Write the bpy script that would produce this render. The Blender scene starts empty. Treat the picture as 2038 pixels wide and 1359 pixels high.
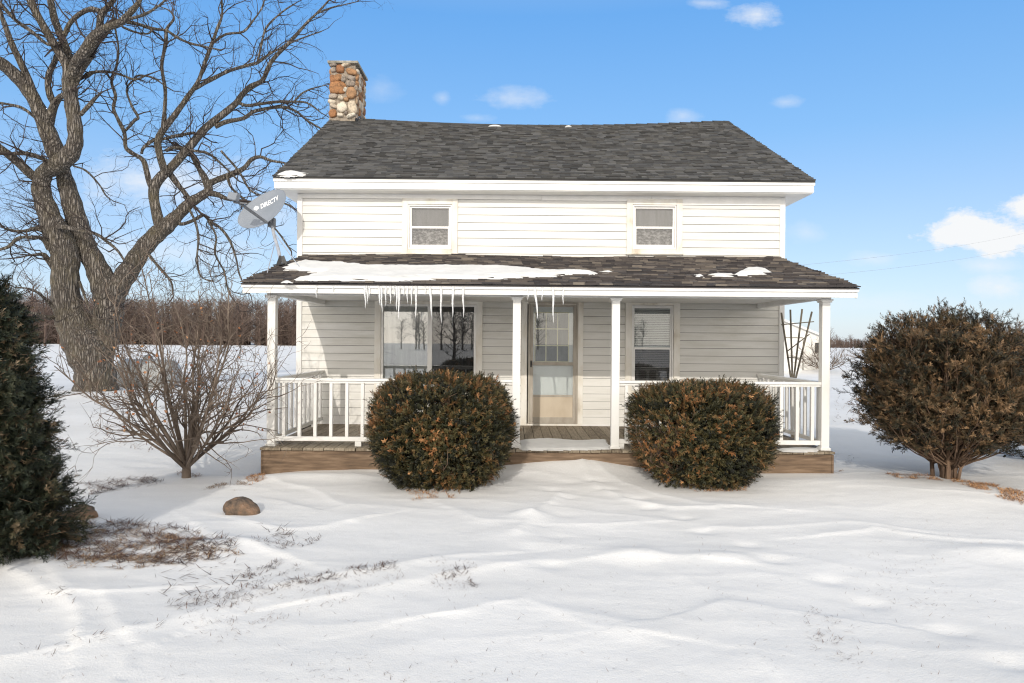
import bpy, math, random
import numpy as np
from mathutils import Vector, Matrix
R = math.radians
rng = np.random.default_rng(7)
random.seed(7)
S = bpy.context.scene
COL = S.collection
# ------------------------------------------------------------------ camera
FPX = 1358.7; CX = 1019.0; CY = 679.5; ROLL = R(0.46); CAMZ = 1.7
cam = bpy.data.cameras.new('camera'); cam.lens = 24.0; cam.sensor_width = 36.0
cam.clip_end = 6000; cam.clip_start = 0.05
camo = bpy.data.objects.new('camera', cam); COL.objects.link(camo)
camo.location = (0, 0, CAMZ); camo.rotation_euler = (math.pi/2, -ROLL, 0)
S.camera = camo
XC = np.array([math.cos(ROLL), 0, math.sin(ROLL)]); ZC = np.array([-math.sin(ROLL), 0, math.cos(ROLL)])
def P(px, py, D):
    d = (px-CX)/FPX*XC + (CY-py)/FPX*ZC + np.array([0, 1, 0])
    return np.array([0, 0, CAMZ]) + D*d
def G(px, py, zg=0.0):
    d = (px-CX)/FPX*XC + (CY-py)/FPX*ZC + np.array([0, 1, 0])
    D = (zg-CAMZ)/d[2]
    return np.array([0, 0, CAMZ]) + D*d
# ------------------------------------------------------------------ world
SUN = Vector((-0.15, -1.0, 0.44)).normalized()          # towards the sun
EL = math.asin(SUN.z); AZ = math.atan2(SUN.x, SUN.y)
W = bpy.data.worlds.new('World'); S.world = W; W.use_nodes = True
nt = W.node_tree; nt.nodes.clear()
def N(nt, typ, **kw):
    n = nt.nodes.new(typ)
    for k, v in kw.items():
        if k.startswith('i_'):
            key = k[2:]; key = int(key) if key.isdigit() else key
            n.inputs[key].default_value = v
        else: setattr(n, k, v)
    return n
def math_(nt, op, a, b=None, clamp=False):
    n = nt.nodes.new('ShaderNodeMath'); n.operation = op; n.use_clamp = clamp
    for i, s in enumerate((a, b)):
        if s is None: continue
        if isinstance(s, (int, float)): n.inputs[i].default_value = s
        else: nt.links.new(s, n.inputs[i])
    return n.outputs[0]
L = nt.links.new
sky = N(nt, 'ShaderNodeTexSky', sky_type='NISHITA', sun_disc=False)
sky.sun_elevation = EL; sky.sun_rotation = AZ; sky.altitude = 250
sky.air_density = 1.0; sky.dust_density = 0.7; sky.ozone_density = 2.0
tc = N(nt, 'ShaderNodeTexCoord'); sep = N(nt, 'ShaderNodeSeparateXYZ'); L(tc.outputs['Generated'], sep.inputs[0])
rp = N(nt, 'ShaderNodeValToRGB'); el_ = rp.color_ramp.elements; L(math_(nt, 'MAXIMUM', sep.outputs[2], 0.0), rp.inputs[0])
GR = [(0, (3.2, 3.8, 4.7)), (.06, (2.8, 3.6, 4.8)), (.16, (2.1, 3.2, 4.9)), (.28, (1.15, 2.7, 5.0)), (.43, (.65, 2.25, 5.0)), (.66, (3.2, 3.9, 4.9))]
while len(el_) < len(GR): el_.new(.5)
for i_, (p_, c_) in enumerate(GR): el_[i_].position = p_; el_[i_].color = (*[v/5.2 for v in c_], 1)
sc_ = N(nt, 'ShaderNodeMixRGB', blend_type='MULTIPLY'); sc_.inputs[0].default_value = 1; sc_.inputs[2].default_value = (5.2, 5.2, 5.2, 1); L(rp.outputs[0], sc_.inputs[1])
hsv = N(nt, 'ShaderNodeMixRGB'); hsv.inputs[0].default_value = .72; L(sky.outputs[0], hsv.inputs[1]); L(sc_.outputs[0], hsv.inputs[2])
# unseen bright sky half added behind the viewer to fill the porch shade
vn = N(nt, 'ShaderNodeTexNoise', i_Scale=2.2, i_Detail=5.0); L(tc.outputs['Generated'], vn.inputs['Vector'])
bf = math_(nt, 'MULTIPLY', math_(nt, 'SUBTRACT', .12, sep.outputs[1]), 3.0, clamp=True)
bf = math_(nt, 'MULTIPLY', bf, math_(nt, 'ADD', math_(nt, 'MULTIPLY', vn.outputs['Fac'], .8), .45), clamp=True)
sky_fill = N(nt, 'ShaderNodeMixRGB'); vr = N(nt, 'ShaderNodeMixRGB'); vr.inputs[1].default_value = (16.0, 14.8, 13.2, 1); vr.inputs[2].default_value = (5.6, 5.1, 4.4, 1); L(math_(nt, 'MULTIPLY', math_(nt, 'SUBTRACT', sep.outputs[2], .12), 2.0, clamp=True), vr.inputs[0]); L(vr.outputs[0], sky_fill.inputs[2]); L(bf, sky_fill.inputs[0]); L(hsv.outputs[0], sky_fill.inputs[1]); hsv = sky_fill
yy = math_(nt, 'MAXIMUM', sep.outputs[1], 0.02)
gx = math_(nt, 'DIVIDE', sep.outputs[0], yy); gz = math_(nt, 'DIVIDE', sep.outputs[2], yy)
cmb = N(nt, 'ShaderNodeCombineXYZ'); L(gx, cmb.inputs[0]); L(gz, cmb.inputs[2])
nz = N(nt, 'ShaderNodeTexNoise', i_Scale=9.0, i_Detail=8.0, i_Roughness=0.62); L(cmb.outputs[0], nz.inputs['Vector'])
mp = N(nt, 'ShaderNodeMapping'); mp.inputs['Scale'].default_value = (1, 1, 2.6); L(cmb.outputs[0], mp.inputs[0])
nz2 = N(nt, 'ShaderNodeTexNoise', i_Scale=26.0, i_Detail=6.0, i_Roughness=0.65); L(mp.outputs[0], nz2.inputs['Vector'])
nn = math_(nt, 'ADD', math_(nt, 'MULTIPLY', math_(nt, 'SUBTRACT', nz.outputs['Fac'], 0.5), 2.0), math_(nt, 'MULTIPLY', math_(nt, 'SUBTRACT', nz2.outputs['Fac'], 0.5), 1.1))
clouds = [(1508, 28, 70, 34, .95), (1025, 195, 80, 26, .55), (880, 195, 20, 16, .35), (1950, 465, 150, 48, 1.3), (2060, 415, 95, 36, 1.1),
          (1985, 572, 70, 30, .8), (1735, 515, 60, 18, .4), (1960, 528, 80, 22, .5), (1565, 202, 40, 14, .4), (1605, 462, 50, 26, .35),
          (340, 360, 190, 60, .95), (330, 500, 260, 40, .5), (560, 430, 120, 60, .4), (1410, 6, 60, 14, .6), (1360, 232, 40, 20, .45), (760, 180, 50, 30, .25), (950, 235, 40, 12, .35), (1700, 600, 300, 30, .3)]
acc = None
for (cx, cy, rx, ry, k) in clouds:
    p = P(cx, cy, 1.0) - np.array([0, 0, CAMZ])
    ax = math_(nt, 'DIVIDE', math_(nt, 'SUBTRACT', gx, float(p[0])), rx/FPX)
    az = math_(nt, 'DIVIDE', math_(nt, 'SUBTRACT', gz, float(p[2])), ry/FPX)
    d = math_(nt, 'SQRT', math_(nt, 'ADD', math_(nt, 'MULTIPLY', ax, ax), math_(nt, 'MULTIPLY', az, az)))
    m = math_(nt, 'ADD', math_(nt, 'SUBTRACT', 0.95, d), nn)
    m = math_(nt, 'MULTIPLY', math_(nt, 'MULTIPLY', m, .85 if k < 1 else 2.2, clamp=True), k, clamp=True)
    m = math_(nt, 'MULTIPLY', m, math_(nt, 'MULTIPLY', math_(nt, 'SUBTRACT', 1.9, d), 2.0, clamp=True))
    acc = m if acc is None else math_(nt, 'MAXIMUM', acc, m)
front = math_(nt, 'GREATER_THAN', sep.outputs[1], 0.05)
acc = math_(nt, 'MULTIPLY', acc, front, clamp=True)
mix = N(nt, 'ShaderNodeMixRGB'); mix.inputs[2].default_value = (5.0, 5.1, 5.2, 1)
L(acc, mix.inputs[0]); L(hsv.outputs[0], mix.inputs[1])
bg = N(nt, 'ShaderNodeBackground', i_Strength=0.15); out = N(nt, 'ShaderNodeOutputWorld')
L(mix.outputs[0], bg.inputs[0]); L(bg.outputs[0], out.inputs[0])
# ------------------------------------------------------------------ sun, exposure
sl = bpy.data.lights.new('sun', 'SUN'); sl.energy = 1.8; sl.angle = R(0.53); sl.color = (1.0, 0.93, 0.83)
so = bpy.data.objects.new('sun', sl); COL.objects.link(so)
so.rotation_euler = SUN.to_track_quat('Z', 'Y').to_euler(); so.location = (-5, -20, 30)
S.view_settings.view_transform = 'Standard'; S.view_settings.look = 'None'
S.view_settings.exposure = 0.31; S.view_settings.gamma = 1.0
S.render.engine = 'CYCLES'
S.cycles.max_bounces = 6; S.cycles.diffuse_bounces = 4; S.cycles.glossy_bounces = 3; S.cycles.use_adaptive_sampling = True; S.cycles.adaptive_threshold = .015; S.cycles.filter_width = 1.15; S.cycles.transparent_max_bounces = 16; S.cycles.use_denoising = True

# ------------------------------------------------------------------ noise
def vnoise(x, y, seed=0):
    xi = np.floor(x).astype(np.int64); yi = np.floor(y).astype(np.int64)
    fx = x-xi; fy = y-yi
    fx = fx*fx*fx*(fx*(fx*6-15)+10); fy = fy*fy*fy*(fy*(fy*6-15)+10)
    def h(a, b):
        n = (a*374761393 + b*668265263 + seed*974634777) & 0xffffffff
        n = ((n ^ (n >> 13))*1274126177) & 0xffffffff
        n = (n ^ (n >> 16)) & 0xffffffff
        return n/4294967295.0
    return (h(xi, yi)*(1-fx)+h(xi+1, yi)*fx)*(1-fy)+(h(xi, yi+1)*(1-fx)+h(xi+1, yi+1)*fx)*fy
def fbm(x, y, o=4, seed=0, g=0.5):
    s = 0; a = 1; t = 0
    for i in range(o):
        s = s + a*vnoise(x*2**i+17.3*i, y*2**i-9.1*i, seed+i); t += a; a *= g
    return s/t
# ------------------------------------------------------------------ mesh building
ORG = {}
class MB:
    def __init__(s): s.V = []; s.F = []; s.n = 0
    def raw(s, V, F, c=0.5):
        V = np.asarray(V, float).reshape(-1, 3); F = np.asarray(F, np.int64)
        s.V.append(V); s.F.append((F+s.n, np.broadcast_to(np.asarray(c, float), (len(F),)))); s.n += len(V); return s
    def box(s, x0, x1, y0, y1, z0, z1, c=0.5):
        V = [(x, y, z) for z in (z0, z1) for y in (y0, y1) for x in (x0, x1)]
        return s.raw(V, [(0, 2, 3, 1), (4, 5, 7, 6), (0, 1, 5, 4), (2, 6, 7, 3), (0, 4, 6, 2), (1, 3, 7, 5)], c)
    def obox(s, a, b, w, h, c=0.5, up=(0, 0, 1)):      # bar from a to b
        a = np.array(a, float); b = np.array(b, float); t = b-a; t /= np.linalg.norm(t)
        r = np.cross(t, up); 
        if np.linalg.norm(r) < 1e-4: r = np.cross(t, (0, 1, 0))
        r /= np.linalg.norm(r); u = np.cross(r, t)
        V = [p + sx*r*w/2 + sz*u*h/2 for p in (a, b) for (sx, sz) in ((-1, -1), (1, -1), (1, 1), (-1, 1))]
        return s.raw(V, [(0, 3, 2, 1), (4, 5, 6, 7), (0, 1, 5, 4), (1, 2, 6, 5), (2, 3, 7, 6), (3, 0, 4, 7)], c)
    def tube(s, pts, rad, k=6, c=0.5, cap=True):
        p = np.asarray(pts, float); n = len(p); rad = np.broadcast_to(np.asarray(rad, float), (n,))
        t = np.gradient(p, axis=0); t /= (np.linalg.norm(t, axis=1, keepdims=True)+1e-9)
        ref = np.array([0.3, 0.9, 0.1]) if abs(t[0] @ np.array([0.3, 0.9, 0.1])) < 0.85 else np.array([1.0, 0, 0.1])
        u = np.cross(t, ref); u /= (np.linalg.norm(u, axis=1, keepdims=True)+1e-9); v = np.cross(t, u)
        a = np.arange(k)*2*math.pi/k
        V = p[:, None, :] + rad[:, None, None]*(np.cos(a)[None, :, None]*u[:, None, :]+np.sin(a)[None, :, None]*v[:, None, :])
        i = np.arange(n-1)[:, None]*k; j = np.arange(k)[None, :]; j2 = (j+1) % k
        F = np.stack([i+j, i+j2, i+k+j2, i+k+j], -1).reshape(-1, 4)
        s.raw(V.reshape(-1, 3), F, c)
        if cap and k == 4 or cap and k > 4:
            base = s.n-n*k
            for o in (0, (n-1)*k):
                cen = p[0] if o == 0 else p[-1]
                ring = V.reshape(-1, 3)[o:o+k]
                s.raw(np.vstack([ring, cen]), [((j+1) % k, j, k) if o == 0 else (j, (j+1) % k, k) for j in range(k)], c)
        return s
    def grid(s, V, c=0.5, mask=None):                  # V: (a,b,3)
        a, b = V.shape[:2]
        i = np.arange(a-1)[:, None]*b; j = np.arange(b-1)[None, :]
        F = np.stack([i+j, i+j+1, i+b+j+1, i+b+j], -1)
        if mask is not None: F = F[mask]
        return s.raw(V.reshape(-1, 3), F.reshape(-1, 4), c)
    def lathe(s, prof, cen, axis='z', k=20, c=0.5):
        prof = np.asarray(prof, float); a = np.arange(k+1)*2*math.pi/k
        r = prof[:, 0][:, None]; h = prof[:, 1][:, None]
        X = r*np.cos(a); Y = r*np.sin(a); Z = h+0*a
        V = np.stack([X, Y, Z], -1)
        if axis == 'x': V = V[..., [2, 0, 1]]
        return s.grid(V+np.array(cen), c)
    def build(s, name, mat, parent=None, smooth=False, bevel=0, loc=None):
        me = bpy.data.meshes.new(name)
        V = np.vstack(s.V) if s.V else np.zeros((0, 3))
        o = bpy.data.objects.new(name, me); COL.objects.link(o)
        if parent is not None:
            org = ORG.get(parent.name, np.zeros(3)); o.parent = parent; ORG[o.name] = org
        else:
            org = np.array(loc if loc is not None else (0, 0, 0), float); o.location = org; ORG[o.name] = org
        V = V-org
        me.vertices.add(len(V)); me.vertices.foreach_set('co', V.astype(np.float32).ravel())
        lv = np.concatenate([f.ravel() for f, c in s.F]); ln = np.concatenate([np.full(len(f), f.shape[1]) for f, c in s.F])
        cc = np.concatenate([c for f, c in s.F])
        me.loops.add(len(lv)); me.loops.foreach_set('vertex_index', lv.astype(np.int32))
        me.polygons.add(len(ln)); me.polygons.foreach_set('loop_start', np.concatenate([[0], np.cumsum(ln)[:-1]]).astype(np.int32))
        me.polygons.foreach_set('loop_total', ln.astype(np.int32))
        me.polygons.foreach_set('use_smooth', np.full(len(ln), bool(smooth)))
        at = me.attributes.new('tone', 'FLOAT', 'FACE'); at.data.foreach_set('value', cc.astype(np.float32))
        me.update(calc_edges=True)
        if len(ln) < 20000: me.validate()
        me.materials.append(mat)
        if bevel:
            m = o.modifiers.new('bevel', 'BEVEL'); m.width = bevel; m.segments = 2; m.limit_method = 'ANGLE'
        return o
def empty(name, label, cat, loc=(0, 0, 0), group=None):
    o = bpy.data.objects.new(name, None); COL.objects.link(o); o.location = loc; ORG[o.name] = np.array(loc, float)
    return tag(o, label, cat, group)
def tag(o, label=None, cat=None, group=None, kind=None):
    if label: o['label'] = label
    if cat: o['category'] = cat
    if group: o['group'] = group
    if kind: o['kind'] = kind
    return o
def scatter(mb, TV, TF, pos, dirs, scale, tone, spin=None):
    """copies of a little template (its axis = +z) at pos, aimed along dirs"""
    n = len(pos); TV = np.asarray(TV, float); TF = np.asarray(TF, np.int64)
    d = dirs/(np.linalg.norm(dirs, axis=1, keepdims=True)+1e-9)
    a = rng.normal(size=(n, 3)); u = np.cross(d, a); u /= (np.linalg.norm(u, axis=1, keepdims=True)+1e-9); v = np.cross(d, u)
    M = np.stack([u, v, d], 2)*np.broadcast_to(scale, (n,))[:, None, None]
    V = np.einsum('nij,vj->nvi', M, TV)+pos[:, None, :]
    F = TF[None]+(np.arange(n)*len(TV))[:, None, None]
    mb.raw(V.reshape(-1, 3), F.reshape(-1, TF.shape[1]), np.repeat(tone, len(TF)))
def crom(pts, m=4):
    p = np.asarray(pts, float); p = np.vstack([2*p[0]-p[1], p, 2*p[-1]-p[-2]]); o = []
    for i in range(1, len(p)-2):
        for t in np.arange(m)/m:
            o.append(0.5*((2*p[i])+(-p[i-1]+p[i+1])*t+(2*p[i-1]-5*p[i]+4*p[i+1]-p[i+2])*t*t+(-p[i-1]+3*p[i]-3*p[i+1]+p[i+2])*t**3))
    o.append(p[-2]); return np.array(o)
# ------------------------------------------------------------------ materials
def newmat(name):
    m = bpy.data.materials.new(name); m.use_nodes = True; nt = m.node_tree
    return m, nt, nt.nodes['Principled BSDF']
def ramp(nt, fac, stops):
    r = nt.nodes.new('ShaderNodeValToRGB'); e = r.color_ramp.elements
    while len(e) < len(stops): e.new(0.5)
    for i, (p, c) in enumerate(stops): e[i].position = p; e[i].color = (*c, 1)
    nt.links.new(fac, r.inputs[0]); return r.outputs[0]
def coords(nt, scale=(1, 1, 1)):
    t = nt.nodes.new('ShaderNodeTexCoord'); m = nt.nodes.new('ShaderNodeMapping'); m.inputs['Scale'].default_value = scale
    nt.links.new(t.outputs['Object'], m.inputs[0]); return m.outputs[0]
def noise(nt, vec, scale, detail=4, rough=0.55):
    n = N(nt, 'ShaderNodeTexNoise', i_Scale=scale, i_Detail=detail, i_Roughness=rough)
    nt.links.new(vec, n.inputs['Vector']); return n.outputs['Fac']
def bump(nt, b, h, strength, dist=0.01):
    n = N(nt, 'ShaderNodeBump', i_Strength=strength, i_Distance=dist); nt.links.new(h, n.inputs['Height'])
    nt.links.new(n.outputs[0], b.inputs['Normal'])
def mixc(nt, f, a, b, mode='MIX'):
    n = nt.nodes.new('ShaderNodeMixRGB'); n.blend_type = mode
    for i, s in enumerate((f, a, b)):
        if isinstance(s, (int, float)): n.inputs[i].default_value = s
        elif isinstance(s, tuple): n.inputs[i].default_value = (*s, 1)
        else: nt.links.new(s, n.inputs[i])
    return n.outputs[0]
def simple(name, stops, scale=8, sc=(1, 1, 1), rough=0.6, bmp=0.0, dist=0.004, detail=5, bscale=None, tone=0.0, metal=0, spec=None):
    m, nt, b = newmat(name); v = coords(nt, sc); f = noise(nt, v, scale, detail)
    if tone:
        a = N(nt, 'ShaderNodeAttribute', attribute_name='tone')
        f = math_(nt, 'ADD', math_(nt, 'MULTIPLY', a.outputs['Fac'], tone), math_(nt, 'MULTIPLY', f, 1-tone))
    nt.links.new(ramp(nt, f, stops), b.inputs['Base Color']); b.inputs['Roughness'].default_value = rough
    b.inputs['Metallic'].default_value = metal
    if spec is not None: b.inputs['Specular IOR Level'].default_value = spec
    if bmp: bump(nt, b, noise(nt, v, bscale or scale*3, 6, 0.65), bmp, dist)
    return m
white = simple('white_paint', [(.25, (.66, .65, .62)), (.5, (.75, .745, .725)), (.8, (.79, .785, .77))], 3, (1, 1, .4), .45, .12, .002, bscale=40)
vinyl = simple('white_vinyl', [(.3, (.76, .75, .72)), (.7, (.84, .83, .81))], 5, rough=.35)
casing_m = simple('casing_paint', [(.28, (.50, .44, .35)), (.42, (.70, .66, .58)), (.6, (.79, .77, .72))], 4, (1, 1, .5), .5, .15, .002, bscale=50)
# siding with mildew stains below the porch ceiling
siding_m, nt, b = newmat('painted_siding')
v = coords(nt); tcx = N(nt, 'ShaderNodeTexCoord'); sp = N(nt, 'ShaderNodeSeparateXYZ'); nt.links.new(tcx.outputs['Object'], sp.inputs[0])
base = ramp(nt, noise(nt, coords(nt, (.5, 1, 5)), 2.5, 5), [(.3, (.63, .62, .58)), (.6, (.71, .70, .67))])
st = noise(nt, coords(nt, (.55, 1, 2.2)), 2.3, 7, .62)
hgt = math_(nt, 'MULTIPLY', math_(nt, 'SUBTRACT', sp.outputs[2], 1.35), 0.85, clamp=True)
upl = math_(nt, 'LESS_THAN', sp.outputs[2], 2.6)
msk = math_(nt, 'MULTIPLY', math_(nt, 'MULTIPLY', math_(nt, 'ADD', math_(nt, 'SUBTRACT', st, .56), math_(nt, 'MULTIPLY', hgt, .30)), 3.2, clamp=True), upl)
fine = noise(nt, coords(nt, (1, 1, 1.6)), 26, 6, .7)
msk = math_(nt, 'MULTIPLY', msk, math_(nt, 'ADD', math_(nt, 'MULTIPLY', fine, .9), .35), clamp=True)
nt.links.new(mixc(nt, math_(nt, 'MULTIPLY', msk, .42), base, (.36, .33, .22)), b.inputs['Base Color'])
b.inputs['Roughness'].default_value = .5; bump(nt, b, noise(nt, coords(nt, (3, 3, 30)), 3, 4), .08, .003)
gapshade_m = simple('dark_gap_shade', [(.3, (.03, .028, .025)), (.7, (.05, .046, .04))], 4, rough=.9)  # near-black backing: shade of the clapboard gaps put into the colour
def shingle(name, stops):
    m, nt, b = newmat(name); a = N(nt, 'ShaderNodeAttribute', attribute_name='tone')
    v = coords(nt); big = noise(nt, v, 1.1, 3); gr = noise(nt, v, 160, 3, .8); md = noise(nt, v, 9, 4)
    f = math_(nt, 'ADD', math_(nt, 'MULTIPLY', a.outputs['Fac'], .62), math_(nt, 'ADD', math_(nt, 'MULTIPLY', big, .22), math_(nt, 'MULTIPLY', md, .16)))
    c = ramp(nt, f, stops); c = mixc(nt, math_(nt, 'MULTIPLY', gr, .9), c, (1.5, 1.5, 1.5), 'MULTIPLY')
    nt.links.new(c, b.inputs['Base Color']); b.inputs['Roughness'].default_value = .92; bump(nt, b, gr, .6, .004); return m
shingle_m = shingle('charcoal_shingles', [(.15, (.026, .026, .026)), (.45, (.052, .051, .050)), (.8, (.090, .088, .084))])
oldsh_m = shingle('weathered_shingles', [(.15, (.022, .020, .022)), (.45, (.052, .045, .044)), (.68, (.092, .079, .070)), (.9, (.19, .165, .135))])
deck_m = simple('weathered_deck_boards', [(.2, (.075, .055, .038)), (.45, (.21, .17, .12)), (.75, (.36, .31, .24))], 6, (9, .8, 3), .8, .5, .006, tone=.25)
skirt_m = simple('brown_skirt_board', [(.2, (.055, .036, .022)), (.5, (.16, .105, .065)), (.8, (.29, .205, .135))], 3.2, (1.0, 4, 9), .75, .5, .005, detail=8)
wood_g = simple('grey_green_wood', [(.3, (.075, .066, .050)), (.7, (.17, .145, .11))], 8, (4, 4, 1), .8, .3)
mortar_m = simple('mortar', [(.3, (.20, .16, .12)), (.7, (.38, .33, .27))], 20, rough=.95, bmp=.8, dist=.02)
stone_m, nt, b = newmat('fieldstone')
a = N(nt, 'ShaderNodeAttribute', attribute_name='tone')
c1 = ramp(nt, a.outputs['Fac'], [(0, (.26, .11, .05)), (.22, (.36, .17, .07)), (.45, (.36, .24, .14)), (.6, (.30, .25, .21)), (.78, (.60, .50, .38)), (1, (.74, .68, .58))])
c2 = ramp(nt, noise(nt, coords(nt), 14, 6, .65), [(.32, (.34, .36, .36)), (.5, (.85, .86, .87)), (.75, (1.15, 1.15, 1.14))])
nt.links.new(mixc(nt, 1.0, c1, c2, 'MULTIPLY'), b.inputs['Base Color']); b.inputs['Roughness'].default_value = .8
bump(nt, b, noise(nt, coords(nt), 22, 6, .65), .6, .02)
concrete_m = simple('weathered_concrete', [(.3, (.16, .15, .12)), (.7, (.40, .38, .33))], 12, rough=.95, bmp=.8, dist=.01)
# snow
snow_m, nt, b = newmat('snow_surface')
v = coords(nt)
c = ramp(nt, noise(nt, v, .45, 6, .6), [(.3, (.70, .70, .695)), (.65, (.79, .79, .79))])
dirt = noise(nt, coords(nt, (1, 1.5, 1)), 1.3, 9, .72); spk = noise(nt, v, 34, 5, .8)
dm = math_(nt, 'MULTIPLY', math_(nt, 'MULTIPLY', math_(nt, 'SUBTRACT', dirt, .585), 7, clamp=True), math_(nt, 'MULTIPLY', math_(nt, 'SUBTRACT', spk, .56), 8, clamp=True), clamp=True)
c = mixc(nt, math_(nt, 'MULTIPLY', dm, .5), c, (.30, .27, .22))
nt.links.new(c, b.inputs['Base Color']); b.inputs['Roughness'].default_value = .75; b.inputs['Specular IOR Level'].default_value = .25
hh = math_(nt, 'ADD', math_(nt, 'MULTIPLY', noise(nt, coords(nt, (1, 1.4, 1)), 4, 7, .55), 1.0), math_(nt, 'MULTIPLY', noise(nt, v, 85, 4, .7), .34))
bump(nt, b, hh, .5, .022)
bark_m, nt, b = newmat('furrowed_bark')
v = coords(nt, (1, 1, .15)); vo = N(nt, 'ShaderNodeTexVoronoi', i_Scale=19.0, feature='DISTANCE_TO_EDGE'); 
dn = N(nt, 'ShaderNodeTexNoise', i_Scale=3.0, i_Detail=5.0); nt.links.new(v, dn.inputs['Vector'])
vm = mixc(nt, .24, v, dn.outputs['Color']); nt.links.new(vm, vo.inputs['Vector'])
fu = math_(nt, 'MULTIPLY', vo.outputs['Distance'], 3.2, clamp=True)
nb = noise(nt, v, 20, 6, .65)
f = math_(nt, 'ADD', math_(nt, 'MULTIPLY', fu, .6), math_(nt, 'MULTIPLY', nb, .5))
c = ramp(nt, f, [(.15, (.030, .022, .016)), (.42, (.115, .098, .083)), (.8, (.275, .245, .215))])
c = mixc(nt, ramp(nt, noise(nt, coords(nt), 1.6, 5, .6), [(.45, (0, 0, 0)), (.72, (.5, .5, .5))]), c, (.20, .17, .10))
nt.links.new(c, b.inputs['Base Color']); b.inputs['Roughness'].default_value = .95; bump(nt, b, f, 1.0, .14)
twig_m = simple('bare_twigs', [(.3, (.018, .012, .011)), (.7, (.065, .048, .041))], 3, rough=.9, tone=.3)
shrubw_m = simple('shrub_stems', [(.25, (.055, .038, .028)), (.5, (.125, .094, .072)), (.8, (.27, .215, .17))], 5, (1, 1, .6), .85, .4, .004, tone=.3)
yewst_m = simple('yew_stems', [(.3, (.055, .034, .022)), (.7, (.20, .13, .085))], 12, (1, 1, .3), .9, .5, .006, tone=.3)
def foliage(name, stops):
    m, nt, b = newmat(name); a = N(nt, 'ShaderNodeAttribute', attribute_name='tone')
    nt.links.new(ramp(nt, a.outputs['Fac'], stops), b.inputs['Base Color']); b.inputs['Roughness'].default_value = .55
    b.inputs['Specular IOR Level'].default_value = .35
    return m
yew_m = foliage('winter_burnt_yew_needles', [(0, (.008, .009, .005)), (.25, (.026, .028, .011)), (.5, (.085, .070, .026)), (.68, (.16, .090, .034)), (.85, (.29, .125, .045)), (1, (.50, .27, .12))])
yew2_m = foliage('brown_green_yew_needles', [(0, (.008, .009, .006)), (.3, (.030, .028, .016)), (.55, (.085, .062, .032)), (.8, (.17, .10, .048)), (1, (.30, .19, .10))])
dark_m = foliage('dark_evergreen_needles', [(0, (.010, .014, .008)), (.4, (.022, .030, .016)), (.7, (.045, .048, .024)), (.9, (.13, .09, .05)), (1, (.26, .19, .12))])
litter_m = foliage('dry_litter', [(0, (.045, .026, .020)), (.3, (.14, .075, .048)), (.6, (.33, .20, .11)), (1, (.54, .38, .21))])
needle_m = foliage('fallen_needle_litter', [(0, (.10, .045, .02)), (.4, (.36, .17, .07)), (.75, (.62, .34, .16)), (1, (.75, .50, .28))])
leaf_m = foliage('dead_leaves', [(0, (.16, .06, .03)), (.6, (.38, .15, .06)), (1, (.50, .30, .16))])
woods_m, nt, b = newmat('winter_wood')
a = N(nt, 'ShaderNodeAttribute', attribute_name='tone')
nt.links.new(ramp(nt, a.outputs['Fac'], [(0, (.055, .035, .027)), (.5, (.125, .088, .072)), (1, (.20, .155, .135))]), b.inputs['Base Color']); b.inputs['Roughness'].default_value = 1
def glass(name, refl, tint=(.9, .92, .92)):
    m, nt, b = newmat(name); nt.nodes.remove(b); o = nt.nodes['Material Output']
    g = N(nt, 'ShaderNodeBsdfGlossy'); g.inputs['Roughness'].default_value = .015; g.inputs['Color'].default_value = (1, 1, 1, 1)
    v = coords(nt); bp = N(nt, 'ShaderNodeBump', i_Strength=.05, i_Distance=.002); nt.links.new(noise(nt, v, 1.4, 2), bp.inputs['Height']); nt.links.new(bp.outputs[0], g.inputs['Normal'])
    t = N(nt, 'ShaderNodeBsdfTransparent'); t.inputs['Color'].default_value = (*tint, 1)
    mx = N(nt, 'ShaderNodeMixShader'); mx.inputs[0].default_value = refl
    nt.links.new(t.outputs[0], mx.inputs[1]); nt.links.new(g.outputs[0], mx.inputs[2]); nt.links.new(mx.outputs[0], o.inputs[0]); return m
glass_m = glass('window_glass', .055)
glass2_m = glass('picture_window_glass', .14)
glass3_m = glass('screened_glass', .075, (.52, .53, .54))
glass5_m = glass('shaded_blind_glass', .06, (.62, .62, .62))
glass4_m = glass('upstairs_glass', .07, (.75, .75, .75))
blind_m = simple('blinds', [(.3, (.50, .50, .49)), (.7, (.62, .62, .61))], 2, rough=.7)
curtain_m = simple('white_curtain', [(.3, (.26, .26, .255)), (.7, (.38, .38, .375))], 3, (6, 1, .5), .9)
dimcloth_m = simple('dim_interior', [(.3, (.10, .10, .10)), (.7, (.20, .20, .195))], 4, (3, 1, 1), .9)
frost_m = simple('frosted_lace', [(.38, (.08, .075, .07)), (.5, (.28, .27, .26)), (.62, (.62, .60, .58))], 20, (1, 1, 1.5), .9, detail=8)
alu_m = simple('weathered_storm_door', [(.3, (.30, .26, .21)), (.7, (.46, .42, .36))], 6, (1, 1, .4), .45, metal=0)
doorp_m = simple('beige_door_panel', [(.3, (.46, .38, .28)), (.7, (.60, .52, .41))], 3, (1, 1, .5), .5)
cream_m = simple('cream_muntins', [(.3, (.60, .54, .32)), (.7, (.74, .68, .46))], 8, rough=.5)
dark_metal = simple('dark_metal', [(.3, (.03, .03, .03)), (.7, (.07, .07, .07))], 8, rough=.5, metal=.3)
dish_m = simple('dish_grey', [(.3, (.19, .215, .25)), (.7, (.24, .265, .305))], 3, rough=.5)
arm_m = simple('dish_arm_grey', [(.3, (.10, .11, .13)), (.7, (.15, .16, .18))], 3, rough=.5)
mast_m = simple('galvanised_mast', [(.3, (.36, .38, .42)), (.7, (.50, .52, .56))], 10, rough=.45, metal=.2)
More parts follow.
